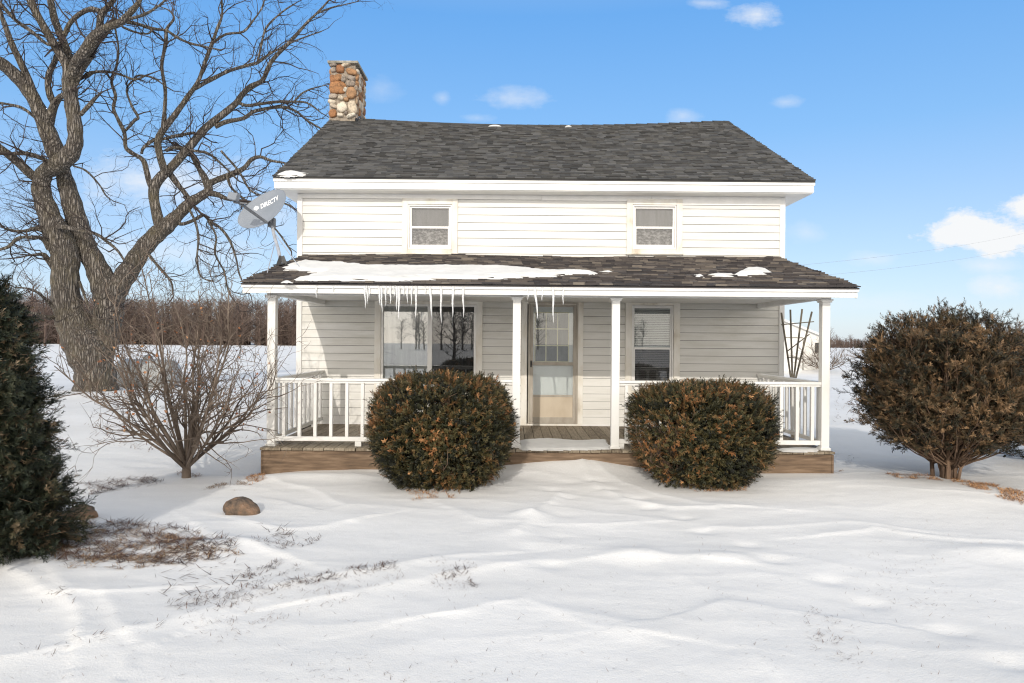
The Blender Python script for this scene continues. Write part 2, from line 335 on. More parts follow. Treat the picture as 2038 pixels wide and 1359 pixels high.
logo_m = simple('dish_lettering', [(.3, (.80, .81, .83)), (.7, (.85, .86, .88))], 3, rough=.5)
tank_m = simple('faded_tank_paint', [(.3, (.24, .25, .25)), (.7, (.42, .43, .43))], 2.5, rough=.5)
rock_m = simple('brown_rock', [(.30, (.055, .045, .040)), (.5, (.17, .12, .085)), (.62, (.26, .16, .10)), (.78, (.36, .30, .25))], 11, rough=.9, bmp=1.0, dist=.03, detail=9)
wire_m = simple('wire', [(.3, (.20, .21, .22)), (.7, (.26, .27, .28))], 3, rough=.6)
ice_m, nt, b = newmat('icicle_ice')
b.inputs['Base Color'].default_value = (.93, .95, .97, 1); b.inputs['Roughness'].default_value = .18
b.inputs['Transmission Weight'].default_value = .45; b.inputs['IOR'].default_value = 1.31
bump(nt, b, noise(nt, coords(nt), 45, 3), .35, .01)
packed_m = simple('roof_snow', [(.3, (.64, .64, .63)), (.7, (.74, .74, .73))], 3, rough=.7, bmp=.5, dist=.02, bscale=14)
shed_m = simple('shed_siding', [(.3, (.66, .65, .62)), (.7, (.74, .73, .70))], 3, (1, 1, 1), .6)

# ================================================================== SETTING: snow-covered ground
def seg_dist(X, Y, poly):
    best = np.full(X.shape, 1e9); side = np.zeros(X.shape)
    for (a, b_) in zip(poly[:-1], poly[1:]):
        d = b_-a; L2 = d @ d; t = np.clip(((X-a[0])*d[0]+(Y-a[1])*d[1])/L2, 0, 1)
        dx = X-(a[0]+t*d[0]); dy = Y-(a[1]+t*d[1]); r = np.hypot(dx, dy)
        m = r < best; best = np.where(m, r, best); side = np.where(m, np.sign(dx*d[1]-dy*d[0]), side)
    return best, side
RIDGES = [([(-60, 1318), (120, 1290), (300, 1255), (430, 1218), (560, 1172), (680, 1150), (790, 1132), (950, 1112)], .040, .10, .30),
          ([(640, 1196), (760, 1172), (900, 1146), (1060, 1122), (1200, 1110), (1360, 1116)], .030, .07, .35),
          ([(1155, 930), (1190, 968), (1250, 995), (1330, 1010), (1430, 1010)], .045, .08, .20),
          ([(1195, 945), (1300, 980), (1400, 1003), (1520, 1012)], .030, .07, .20),
          ([(1030, 1060), (1060, 1020), (1110, 985)], .05, .10, .16),
          ([(900, 1222), (970, 1208), (1045, 1196), (1110, 1222), (1170, 1250), (1260, 1262)], .022, .05, .35),
          ([(1440, 1050), (1560, 1046), (1700, 1040), (1790, 1052)], .022, .06, .30),
          ([(1650, 1062), (1740, 1052), (1850, 1068), (1990, 1076)], .035, .06, .25),
          ([(0, 1128), (60, 1150), (95, 1180), (140, 1186), (146, 1215), (142, 1258)], .045, .05, .40),
          ([(110, 1150), (140, 1180), (210, 1186), (300, 1180)], .03, .05, .3),
          ([(205, 1200), (222, 1240), (240, 1262)], .025, .04, .25),
          ([(400, 1050), (450, 1078), (520, 1095), (560, 1110)], .05, .06, .30),
          ([(480, 1040), (560, 1060), (640, 1052), (700, 1040)], .04, .06, .3),
          ([(250, 1330), (262, 1300), (300, 1285)], .04, .05, .2),
          ([(540, 955), (620, 975), (690, 1010), (640, 1022), (560, 1000)], .03, .06, .2),
          ([(1700, 1230), (1600, 1215), (1450, 1200), (1380, 1215)], .02, .06, .4),
          ([(1330, 1130), (1420, 1190), (1490, 1290), (1560, 1340)], .02, .06, .35),
          ([(880, 1010), (960, 1040), (1100, 1048), (1260, 1040)], .025, .07, .3)]
RW = [(np.array([G(*p)[:2] for p in pl]), h, wf, wb) for (pl, h, wf, wb) in RIDGES]
MOUNDS = [(G(1265, 1108), .045, .26, .16), (G(1050, 1030), .05, .16, .14), (G(1130, 930), .20, 1.05, .62), *[((1.0+.16*k+.05*(-1)**k, 8.3-.42*k), -.022, .13, .09) for k in range(13)], *[((.62-.05*k+.09*(-1)**k, 8.2-.38*k), -.014, .12, .09) for k in range(9)], (G(620, 950), .05, .9, .2), (G(1330, 900), .10, .4, .4),
          (G(1640, 962), .04, .9, .3), (G(1880, 985), .10, 1.0, .7), (G(400, 1095), .06, .5, .25), (G(1440, 1110), .03, .25, .12), (G(2000, 1100), .05, .5, .2),
          (G(1600, 740), .35, 2.6, 1.6), (G(190, 790), .12, 1.4, 1.0)]
def ground(x, y, detail=True):
    x = np.asarray(x, float); y = np.asarray(y, float)
    near = np.exp(-(np.maximum(0, np.hypot(x, y-6)-9)/14)**2)
    z = 0.07*(fbm(x/5.5+3, y/5.5, 3, 11)-.5)*(0.4+.6*near) + 0.25*(fbm(x/60, y/60, 3, 5)-.5)*(1-near)*np.clip(np.hypot(x, y)/120, 0, 1)
    wx = x+0.9*fbm(x/1.6, y/1.6, 3, 21); wy = y+0.55*fbm(x/1.3+9, y/1.3, 3, 22)
    r = 1-np.abs(2*fbm(wx/2.3+.35*wy, wy/.95, 3, 31)-1)
    z = z+0.013*(r**3-.4)*near*np.clip(y/4, .5, 1)
    r2 = 1-np.abs(2*fbm(wx/.9, wy/.38+.5*wx, 2, 41)-1)
    z = z+0.004*(r2**2)*near + .006*(fbm(x/.35, y/.22, 3, 51)-.5)*near
    if detail:
        kk = np.nonzero(((np.abs(x) < 9) & (y > 1.2) & (y < 11.5)).ravel())[0]; zf = np.array(z, float).ravel(); x0_, y0_ = x, y; x, y = x0_.ravel()[kk], y0_.ravel()[kk]
        jx = x+.14*(fbm(x/.5, y/.5, 3, 61)-.5); jy = y+.14*(fbm(x/.5+5, y/.5, 3, 62)-.5)
        for (pl, h, wf, wb) in RW:
            d, s = seg_dist(jx, jy, pl)
            w = np.where(s > 0, wf, wb); zf[kk] += h*.72*np.exp(-(d/w)**.95)
        z = zf.reshape(x0_.shape); x, y = x0_, y0_
    for (c, h, sx, sy) in MOUNDS:
        z = z+h*np.exp(-((x-c[0])/sx)**2-((y-c[1])/sy)**2)
    z = z - .06*np.exp(-((x+3.4)/.5)**2-((y-9.1)/.5)**2)
    return z
def axis(pts):
    o = []
    for (a, b_, s) in pts: o.append(np.arange(a, b_, s))
    o.append([pts[-1][1]]); return np.concatenate(o)
gxs = axis([(-3000, -800, 200), (-800, -200, 40), (-200, -60, 7), (-60, -20, 1.2), (-20, -7.5, .22), (-7.5, 7.5, .03), (7.5, 20, .22), (20, 60, 1.2), (60, 200, 7), (200, 800, 40), (800, 3000, 200)])
gys = axis([(-400, -60, 20), (-60, -20, 1.5), (-20, -4, .4), (-4, 1.6, .25), (1.6, 4.5, .018), (4.5, 10.5, .028), (10.5, 16, .08), (16, 40, .3), (40, 120, 1.6), (120, 500, 12), (500, 4000, 150)])
X, Y = np.meshgrid(gxs, gys)
Z = ground(X, Y)
mb = MB(); mb.grid(np.stack([X, Y, Z], -1))
g = mb.build('ground', snow_m, smooth=True); tag(g, 'snow covered yard and open fields around the house', 'ground', kind='structure')
def gz_(x, y): return float(ground(np.array([x]), np.array([y]))[0])

# ================================================================== FARMHOUSE
YW = 11.5; YP = 9.08; YE = 8.76; YM = 11.13; YR = 15.67
def wx(px, D=YW): return P(px, CY, D)[0]
def wz(py, D=YW, px=CX): return P(px, py, D)[2]
XL = -3.60; XR = 4.55                                    # side walls
ZF = 0.29                                                # porch floor
H = empty('farmhouse', 'white clapboard farmhouse with dark shingle roof and full width front porch', 'house', (0.45, YW, 0))
HO = ORG[H.name]
EZ = CAMZ+2.66                                           # main eave (shingle edge)
ZW = EZ-0.20                                             # soffit
# --- courses
PITCH = .1303
def courses(mb, frm, x0, x1, z0, z1, openings=(), clip=None):
    """clapboards on a wall plane; frm(u, out, z) -> world"""
    n = int(math.ceil((z1-z0)/PITCH))
    for i in range(n):
        zb = z0+i*PITCH; zt = min(zb+PITCH, z1)
        xs = sorted({x0, x1, *[min(max(o[0], x0), x1) for o in openings], *[min(max(o[1], x0), x1) for o in openings]})
        for a, c in zip(xs[:-1], xs[1:]):
            if c-a < 1e-4: continue
            mid = (a+c)/2; pieces = [(zb, zt)]
            for o in openings:
                if o[0] < mid < o[1]:
                    new = []
                    for (p, q) in pieces:
                        if q <= o[2] or p >= o[3]: new.append((p, q)); continue
                        if p < o[2]: new.append((p, o[2]))
                        if q > o[3]: new.append((o[3], q))
                    pieces = new
            aa, cc = a, c
            if clip: aa, cc = clip(a, c, zt)
            if cc-aa < .02: continue
            for (p, q) in pieces:
                def out(z): return .016-.012*(z-zb)/PITCH
                q2 = q-.0055 if abs(q-zt) < 1e-6 else q
                V = [frm(aa, out(p), p), frm(cc, out(p), p), frm(cc, out(q2), q2), frm(aa, out(q2), q2), frm(aa, -.004, p), frm(cc, -.004, p), frm(cc, -.006, q2), frm(aa, -.006, q2)]
                mb.raw(V, [(0, 1, 2, 3), (4, 5, 1, 0)], rng.random())
fw = lambda u, o, z: (u, YW-o, z)
# window and door rectangles, measured on the front wall plane
def rect(px0, py0, px1, py1): 
    a = P(px0, (py0+py1)/2, YW)[0]; b_ = P(px1, (py0+py1)/2, YW)[0]; m = (px0+px1)/2
    return (a, b_, P(m, py1, YW)[2], P(m, py0, YW)[2])
UL = rect(801, 396, 911, 508); UR = rect(1247, 397, 1357, 508)
PW = rect(746, 593, 960, 792); LW = rect(1244, 595, 1352, 790); DR = rect(1037, 594, 1160, 850)
def shrink(r, l, r_, b_, t): return (r[0]+l, r[1]-r_, r[2]+b_, r[3]-t)
openings = [shrink(r, .04, .04, .04, .04) for r in (UL, UR, PW, LW, DR)]
ZS = ZF+.02
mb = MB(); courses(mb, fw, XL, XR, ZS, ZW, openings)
# backing wall with holes
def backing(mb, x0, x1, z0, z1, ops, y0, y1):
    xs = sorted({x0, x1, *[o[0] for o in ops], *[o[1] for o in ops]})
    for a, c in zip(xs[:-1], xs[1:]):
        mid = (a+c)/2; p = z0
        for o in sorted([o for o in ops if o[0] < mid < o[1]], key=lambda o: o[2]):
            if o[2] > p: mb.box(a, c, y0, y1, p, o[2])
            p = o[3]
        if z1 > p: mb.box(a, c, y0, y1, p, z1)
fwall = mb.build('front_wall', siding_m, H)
mb = MB(); backing(mb, XL+.01, XR-.01, -.25, ZW, openings, YW+.0065, YW+.12); mb.build('wall_backing', gapshade_m, H)
YB = 2*YR-YM-.35                                         # rear wall
SL = (CAMZ+5.08-EZ)/(YR-YM); RZ = CAMZ+5.08
for nm, xx, sg in (('side_wall', XL, -1), ('side_wall', XR, 1)):
    mb = MB()
    f = (lambda u, o, z, xx=xx, sg=sg: (xx+sg*o, u, z))
    def clp(a, c, z):
        lo = YM+(z+.12-EZ)/SL if z > EZ-.12 else a; hi = 2*YR-lo if z > EZ-.12 else c
        return max(a, lo), min(c, hi)
    courses(mb, f, YW, YB, -.2, RZ-.12, (), clp)
    mb.raw([(xx, YW, -.25), (xx, YB, -.25), (xx, YB, EZ-.05), (xx, YR, RZ-.14), (xx, YW, EZ-.05)], [(0, 1, 2), (0, 2, 4), (4, 2, 3)])
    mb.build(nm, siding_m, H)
mb = MB(); courses(mb, lambda u, o, z: (u, YB+o, z), XL, XR, -.2, ZW); mb.raw([(XL, YB, -.25), (XR, YB, -.25), (XR, YB, EZ-.05), (XL, YB, EZ-.05)], [(0, 1, 2, 3)])
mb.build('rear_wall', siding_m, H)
for xx, sg in ((XL, -1), (XR, 1)):
    for (y, s2) in ((YW, -1), (YB, 1)):
        mb = MB(); a, c = sorted((xx-sg*.06, xx+sg*.028)); y0, y1 = sorted((y+s2*.028, y-s2*.06))
        mb.box(a, c, y0, y1, -.2, ZW-.002); mb.build('corner_board', white, H, bevel=.004)
# --- roofs
def tabs(mb, x0, x1, yA, zA, yB, zB, expo, sag, th=.008, wmin=.12, wmax=.34, rough=0.0, flip=1, flare=0.0):
    X00 = x0
    Ls = math.hypot(yB-yA, zB-zA); n = int(round(Ls/expo)); ty, tz = (yB-yA)/Ls, (zB-zA)/Ls; ny, nz_ = -tz*flip, abs(ty)
    if flip < 0: ny = -tz*(-1) if ty < 0 else ny
    for i in range(n):
        s0 = i*Ls/n-.004; s1 = (i+1)*Ls/n+.012; x0 = X00-flare*i/n; x = x0-rng.random()*.2
        while x < x1:
            w = wmin+rng.random()*(wmax-wmin); a = max(x, x0); c = min(x+w-.004, x1); x += w
            if c-a < .01: continue
            t = th*(1+1.3*(rng.random() < .4))+rough*rng.random()
            def pt(xx, s, o):
                k = max(0, min(1, s/Ls)); return (xx, yA+ty*s+ny*o, zA+tz*s+nz_*o-sag(xx)*k)
            j = (rng.random()-.5)*(.012 if rough else .004)
            V = [pt(a, s0+j, 0), pt(c, s0+j, 0), pt(c, s0+j, t), pt(a, s0+j, t), pt(a, s1, .003), pt(c, s1, .003), pt(a, s1, 0), pt(c, s1, 0)]
            mb.raw(V, [(0, 1, 2, 3), (3, 2, 5, 4), (0, 3, 4, 6), (1, 7, 5, 2)], rng.random())
def sagf(x):
    t = (x-XL)/(XR-XL); return .125*math.sin(math.pi*min(1, max(0, t*1.0)))**.8 if 0 < t < 1 else 0.0
RX0, RX1, FL = -3.93, 4.94, .26
mb = MB()
tabs(mb, RX0, RX1, YM, EZ, YR, RZ, .112, sagf, .011, .08, .21, flare=FL)
for k in range(24):                                      # deck below the shingles, both slopes
    a = RX0+.01+(RX1-RX0-.02)*k/24; c = RX0+.01+(RX1-RX0-.02)*(k+1)/24
    for (ya, yb) in ((YM+.01, YR), (2*YR-YM-.01, YR)):
        V = [(a, ya, EZ-.002), (c, ya, EZ-.002), (c, yb, RZ-.002-sagf(c)), (a-FL*(k == 0), yb, RZ-.002-sagf(a)), (a, ya, EZ-.03), (c, ya, EZ-.03), (c, yb, RZ-.06-sagf(c)), (a-FL*(k == 0), yb, RZ-.06-sagf(a))]
        mb.raw(V, [(0, 1, 2, 3), (4, 7, 6, 5), (0, 4, 5, 1), (0, 3, 7, 4), (1, 5, 6, 2)], .3)
x = RX0-FL
while x < RX1-.02:                                       # ridge caps
    c = min(x+.26, RX1); zc = RZ-sagf((x+c)/2)+.012
    V = [(x, YR-.13, zc-.13*SL+.014), (c, YR-.13, zc-.13*SL+.008), (c, YR, zc+.012), (x, YR, zc+.018), (c, YR+.13, zc-.13*SL+.008), (x, YR+.13, zc-.13*SL+.014),
         (x, YR-.13, zc-.13*SL-.01), (c, YR-.13, zc-.13*SL-.01)]
    mb.raw(V, [(0, 1, 2, 3), (3, 2, 4, 5), (6, 7, 1, 0)], rng.random()*.5); x += .25
mb.build('roof', shingle_m, H)
mb = MB()                                                # eave and gable trim
mb.box(RX0+.03, RX1-.03, YM+.03, YM+.055, EZ-.185, EZ-.028)
mb.box(RX0+.012, RX1-.012, YM+.012, YM+.0295, EZ-.075, EZ-.0265)
mb.box(RX0+.03, RX1-.03, 2*YR-YM-.055, 2*YR-YM-.03, EZ-.185, EZ-.035)
for xx in (RX0+.012, RX1-.034):
    for (ya, yb) in ((YM+.056, YR), (2*YR-YM-.056, YR)):
        V = [(x_-(FL if xx < 0 and z_ > EZ else 0), y_, z_+dz) for x_ in (xx, xx+.022) for (y_, z_) in ((ya, EZ-.03), (yb, RZ-.07)) for dz in (-.15, 0)]
        mb.raw(V, [(0, 1, 3, 2), (4, 6, 7, 5), (0, 4, 5, 1), (2, 3, 7, 6), (1, 5, 7, 3), (0, 2, 6, 4)])
mb.build('fascia', white, H)
mb = MB(); mb.box(RX0+.034, RX1-.034, YM+.0555, YW+.003, ZW+.002, ZW+.014); mb.box(RX0+.034, XL-.03, YW+.003, YB, ZW+.002, ZW+.014); mb.box(XR+.03, RX1-.034, YW+.003, YB, ZW+.002, ZW+.014)
mb.build('soffit', vinyl, H)
mb = MB()
mb.box(XL+.0601, wx(1075), YW-.034, YW-.002, ZW-.075, ZW+.0015); mb.box(wx(1075)+.003, wx(1293), YW-.034, YW-.002, ZW-.085, ZW+.0015); mb.box(wx(1293)+.003, XR-.0601, YW-.034, YW-.002, ZW-.14, ZW+.0015)
mb.build('frieze_board', vinyl, H, bevel=.003)
# --- porch roof
PZE = CAMZ+.735; PZT = CAMZ+1.44; PX0, PX1 = -3.50, 4.47
mb = MB(); tabs(mb, PX0, PX1, YE, PZE, YW-.03, PZT, .115, lambda x: .012*math.sin(x*1.3), .010, .10, .24, .012)
mb.raw([(PX0+.01, YE+.01, PZE-.014), (PX1-.01, YE+.01, PZE-.014), (PX1-.01, YW-.02, PZT-.014), (PX0+.01, YW-.02, PZT-.014), (PX0+.01, YE+.01, PZE-.03), (PX1-.01, YE+.01, PZE-.03), (PX1-.01, YW-.02, PZT-.03), (PX0+.01, YW-.02, PZT-.03)],
       [(0, 1, 2, 3), (4, 7, 6, 5), (0, 4, 5, 1), (0, 3, 7, 4), (1, 5, 6, 2)], .2)
mb.build('porch_roof', oldsh_m, H)
PB = PZE-.145                                            # bottom of the beam
mb = MB(); mb.box(PX0+.02, PX1-.02, YE+.045, YE+.065, PB+.012, PZE-.032); mb.box(PX0+.01, PX1-.01, YE+.02, YE+.0445, PZE-.065, PZE-.0305)
for xx in (PX0+.012, PX1-.034):
    V = [(x_, y_, z_+dz) for x_ in (xx, xx+.022) for (y_, z_) in ((YE+.066, PZE-.032), (YW-.022, PZT-.035)) for dz in (-.11, 0)]
    mb.raw(V, [(0, 1, 3, 2), (4, 6, 7, 5), (0, 4, 5, 1), (2, 3, 7, 6), (1, 5, 7, 3), (0, 2, 6, 4)])
mb.build('porch_fascia', white, H)
XPL, XPR = -3.185, 4.155
mb = MB(); mb.box(XPL-.06, XPR+.06, YP-.06, YP+.06, PB+.002, PB+.14); 
for xx in (XPL, XPR): mb.box(xx-.045, xx+.045, YP+.0605, YW-.03, PB+.004, PB+.14)
mb.build('porch_beam', white, H, bevel=.003)
mb = MB()
for k in range(27):                                      # beadboard ceiling
    a = XPL+.046+k*(XPR-XPL-.092)/27; mb.box(a+.002, a+(XPR-XPL-.092)/27-.002, YP+.0605, YW-.022, PB+.075, PB+.09, rng.random())
mb.box(PX0+.036, PX1-.036, YE+.067, YW-.02, PB+.142, PB+.15)
mb.box(PX0+.036, XPL-.062, YE+.067, YW-.02, PB+.095, PB+.11); mb.box(XPR+.062, PX1-.036, YE+.067, YW-.02, PB+.095, PB+.11)
mb.build('porch_ceiling', white, H)
# --- posts
def post(x, w=.105):
    mb = MB(); h = w/2
    mb.box(x-h, x+h, YP-h, YP+h, ZF+.002, PB+.001)
    mb.box(x-h-.014, x+h+.014, YP-h-.014, YP+h+.014, ZF+.0005, ZF+.035); mb.box(x-h-.018, x+h+.018, YP-h-.018, YP+h+.018, PB-.040, PB+.0015); mb.box(x-h-.030, x+h+.030, YP-h-.030, YP+h+.030, PB-.018, PB+.001)
    mb.build('post', white, H, bevel=.004)
XP2, XP3 = P(1028, 700, YP)[0], P(1224.5, 700, YP)[0]
for x in (XPL, XP2, XP3, XPR): post(x)
# --- railings
def railing(a, b_, feet=()):
    a = np.array(a, float); b_ = np.array(b_, float); d = b_-a; Ld = np.linalg.norm(d); t = d/Ld
    r = MB(); zt = ZF+.905; zb = ZF+.075
    r.obox(a+[0, 0, zt-.019], b_+[0, 0, zt-.019], .085, .034); r.obox(a+[0, 0, zt-.0515], b_+[0, 0, zt-.0515], .04, .030)
    r.obox(a+[0, 0, zb+.022], b_+[0, 0, zb+.022], .045, .058)
    for f in feet:
        c = a+t*f; r.obox(c+[0, 0, ZF+.0005], c+[0, 0, zb-.008], .085, .05)
    ro = r.build('railing', white, H, bevel=.003)
    n = int(round(Ld/.208)); k = [(i+.5)*Ld/n for i in range(n)]
    for s in k:
        c = a+t*s+np.array([rng.normal()*.002, 0, 0]); q = MB(); q.box(c[0]-.021, c[0]+.021, c[1]-.021, c[1]+.021, zb+.0515, zt-.067); q.build('baluster', white, ro, bevel=.003)
railing((XPL+.053, YP, 0), (XP2-.053, YP, 0), (1.10, 2.5)); railing((XP3+.053, YP, 0), (XPR-.053, YP, 0), (.03, 1.4))
railing((XPL, YP+.053, 0), (XPL, YW-.03, 0), (1.9,)); railing((XPR, YP+.053, 0), (XPR, YW-.03, 0), (1.9,))
# --- deck
DX0, DX1, DY0 = -3.285, 4.235, 8.93
mb = MB(); n = 54; w = (DX1-DX0)/n
for k in range(n):
    a = DX0+k*w; j = rng.random()*.02; dz = rng.normal()*.0015
    mb.box(a+.003, a+w-.004, DY0-.015-j, YW-.012, ZF-.034+dz, ZF-.001+dz*.3 if dz < 0 else ZF-.001, rng.random())
deck = mb.build('porch_floor', deck_m, H, bevel=.003)
mb = MB(); mb.box(DX0+.035, DX1-.035, DY0+.012, DY0+.05, ZF-.37, ZF-.04); mb.box(DX0+.03, DX0+.068, DY0+.0505, YW-.02, ZF-.37, ZF-.04); mb.box(DX1-.068, DX1-.03, DY0+.0505, YW-.02, ZF-.37, ZF-.04)
mb.box(DX0+.008, DX0+.0345, DY0+.006, DY0+.09, ZF-.37, ZF-.042); mb.box(DX1-.0345, DX1-.008, DY0+.006, DY0+.09, ZF-.37, ZF-.042)
mb.build('porch_skirt', skirt_m, H, bevel=.004)
# --- windows
def ring(mb, r, w, y0, y1, wb=None, wt=None):
    wb = w if wb is None else wb; wt = w if wt is None else wt
    x0, x1, z0, z1 = r
    mb.box(x0, x0+w, y0, y1, z0, z1); mb.box(x1-w, x1, y0, y1, z0, z1)
    mb.box(x0+w+.0005, x1-w-.0005, y0+.001, y1, z0, z0+wb); mb.box(x0+w+.0005, x1-w-.0005, y0+.001, y1, z1-wt, z1)
def dhwindow(R_, cas, label, g_up, g_lo, back_up, back_lo, fr=.045, split=None, slats=False):
    wo = MB(); ring(wo, R_, cas, YW-.045, YW+.02); wo.box(R_[0]-.02, R_[1]+.02, YW-.06, YW-.0455, R_[2]+.012, R_[2]+.03)
    w = wo.build('window', casing_m, H, bevel=.003); w['label'] = label
    i = shrink(R_, cas+.004, cas+.004, cas+.004, cas+.004); f = MB(); ring(f, i, .022, YW-.030, YW+.05)
    i2 = shrink(i, .0225, .0225, .0225, .0225); zm = split or (i2[2]+i2[3])/2
    up = (i2[0], i2[1], zm-.02, i2[3]); lo = (i2[0]+.004, i2[1]-.004, i2[2], zm+.012)
    ring(f, up, fr*.7, YW+.004, YW+.035); ring(f, lo, fr*.85, YW-.018, YW+.0035, wb=fr*1.2, wt=.036)
    f.build('sash', vinyl, w, bevel=.002)
    u2 = shrink(up, fr*.7, fr*.7, fr*.7, fr*.7); l2 = shrink(lo, fr*.85, fr*.85, fr*1.2, .036)
    MB().box(u2[0], u2[1], YW+.018, YW+.022, u2[2], u2[3]).build('pane', g_up, w)
    MB().box(l2[0], l2[1], YW-.009, YW-.005, l2[2], l2[3]).build('pane', g_lo, w)
    if slats:
        for (r, y) in ((u2, .045), (l2, .045)):
            bm = MB(); zz = r[2]-.02
            while zz < r[3]+.01: bm.raw([(r[0]-.02, YW+y, zz), (r[1]+.02, YW+y, zz), (r[1]+.02, YW+y+.012, zz+.021), (r[0]-.02, YW+y+.012, zz+.021)], [(0, 1, 2, 3)]); zz += .030
            bm.build('blind', blind_m, w)
    else:
        MB().box(u2[0]-.03, u2[1]+.03, YW+.06, YW+.065, zm, u2[3]+.03).build('curtain', back_up, w)
        MB().box(l2[0]-.03, l2[1]+.03, YW+.0605, YW+.065, l2[2]-.03, zm-.001).build('curtain', back_lo, w)
    mb = MB(); mb.box(i[0]-.03, i[1]+.03, YW+.121, YW+.13, i[2]-.03, i[3]+.03); mb.build('window_back', dimcloth_m, w)
dhwindow(UL, .095, 'left upstairs double hung window', glass4_m, glass4_m, curtain_m, frost_m)
dhwindow(UR, .095, 'right upstairs double hung window', glass4_m, glass4_m, curtain_m, frost_m)
dhwindow(LW, .105, 'downstairs double hung window with closed blinds', glass_m, glass5_m, None, None, fr=.035, slats=True)
# picture window: two sliding panes
wo = MB(); ring(wo, PW, .105, YW-.045, YW+.02); w = wo.build('window', casing_m, H, bevel=.003); w['label'] = 'wide two pane picture window behind the bush'
i = shrink(PW, .107, .107, .107, .107); f = MB(); ring(f, i, .035, YW-.030, YW+.05); xm = P(855.5, 690, YW)[0]
f.box(xm-.038, xm+.038, YW-.027, YW+.045, i[2]+.0355, i[3]-.0355); f.build('sash', vinyl, w, bevel=.002)
pl = (i[0]+.036, xm-.039, i[2]+.036, i[3]-.036); pr = (xm+.039, i[1]-.036, i[2]+.036, i[3]-.036)
MB().box(pl[0], pl[1], YW+.01, YW+.014, pl[2], pl[3]).build('pane', glass2_m, w)
MB().box(pr[0], pr[1], YW-.004, YW, pr[2], pr[3]).build('pane', glass3_m, w)
for r in (pl, pr):
    bm = MB(); zz = r[2]-.02
    while zz < r[3]-.0: bm.raw([(r[0]-.02, YW+.055, zz), (r[1]+.02, YW+.055, zz), (r[1]+.02, YW+.06, zz+.05), (r[0]-.02, YW+.06, zz+.05)], [(0, 1, 2, 3)]); zz += .05
    bm.box(r[0]-.02, r[1]+.02, YW+.07, YW+.08, r[2]-.03, r[3]+.03); bm.build('blind', curtain_m, w)
# --- door
wo = MB(); ring(wo, (DR[0], DR[1], ZF+.001, DR[3]), .10, YW-.04, YW+.02, wb=.03); dr = wo.build('door_frame', casing_m, H, bevel=.003)
d = (P(1051, 720, YW)[0], P(1150, 720, YW)[0], ZF+.035, wz(600, px=1100))
m = MB(); ring(m, d, .032, YW-.043, YW+.03, wb=.03, wt=.04)
i = shrink(d, .033, .033, .031, .041)
zmid1, zmid0 = wz(723.5, px=1100), wz(787, px=1100)
ring(m, i, .05, YW-.030, YW+.0, wb=.075, wt=.05); m.box(i[0]+.0505, i[1]-.0505, YW-.029, YW-.001, zmid1-.03, zmid1+.025); m.box(i[0]+.0505, i[1]-.0505, YW-.029, YW-.001, zmid0-.02, zmid0+.012)
door = m.build('door', alu_m, H, bevel=.002); door['label'] = 'weathered storm door with nine light glass above beige panel'
gi = (i[0]+.051, i[1]-.051)
MB().box(gi[0], gi[1], YW-.014, YW-.011, zmid1+.025, i[3]-.05).build('upper_glass', glass_m, door)
MB().box(gi[0], gi[1], YW-.014, YW-.011, zmid0+.012, zmid1-.03).build('middle_glass', glass_m, door)
MB().box(gi[0], gi[1], YW-.014, YW-.008, i[2]+.075, zmid0-.02).build('kick_panel', doorp_m, door)
m = MB(); gx0, gx1 = P(1064, 660, YW)[0], P(1133, 660, YW)[0]; gz0, gz1 = wz(721, px=1100), wz(621, px=1100)
ring(m, (gx0, gx1, gz0, gz1), .016, YW+.03, YW+.045)
for k in (1, 2):
    xk = gx0+(gx1-gx0)*k/3; zk = gz0+(gz1-gz0)*k/3; m.box(xk-.009, xk+.009, YW+.031, YW+.045, gz0+.017, gz1-.017); m.box(gx0+.017, gx1-.017, YW+.0325, YW+.0448, zk-.009, zk+.009)
m.build('muntins', cream_m, door)
m = MB(); ring(m, (gi[0]-.03, gi[1]+.03, ZF+.04, i[3]+.02), .03, YW+.029, YW+.05); m.box(gi[0], gi[1], YW+.0305, YW+.05, ZF+.05, gz0-.001); m.box(gi[0], gi[1], YW+.0305, YW+.05, gz1+.001, i[3]); m.box(gi[0]+.001, gx0-.001, YW+.0302, YW+.05, gz0-.002, gz1+.002); m.box(gx1+.001, gi[1]-.001, YW+.0302, YW+.05, gz0-.002, gz1+.002)
m.build('inner_door', white, door)
MB().box(gx0, gx1, YW+.09, YW+.095, gz0, gz1).build('inner_glass', dimcloth_m, door)
m = MB(); hx = d[0]+.05; m.box(hx-.012, hx+.012, YW-.052, YW-.0435, zmid1-.06, zmid1+.05); m.tube([(hx, YW-.052, zmid1+.03), (hx+.01, YW-.085, zmid1+.03), (hx+.015, YW-.085, zmid1-.03)], .007, 6); m.build('handle', dark_metal, door)
MB().box(XL+.06, XR-.06, YW-.036, YW-.0215, ZF+.0005, ZF+.028).build('base_trim', white, H)
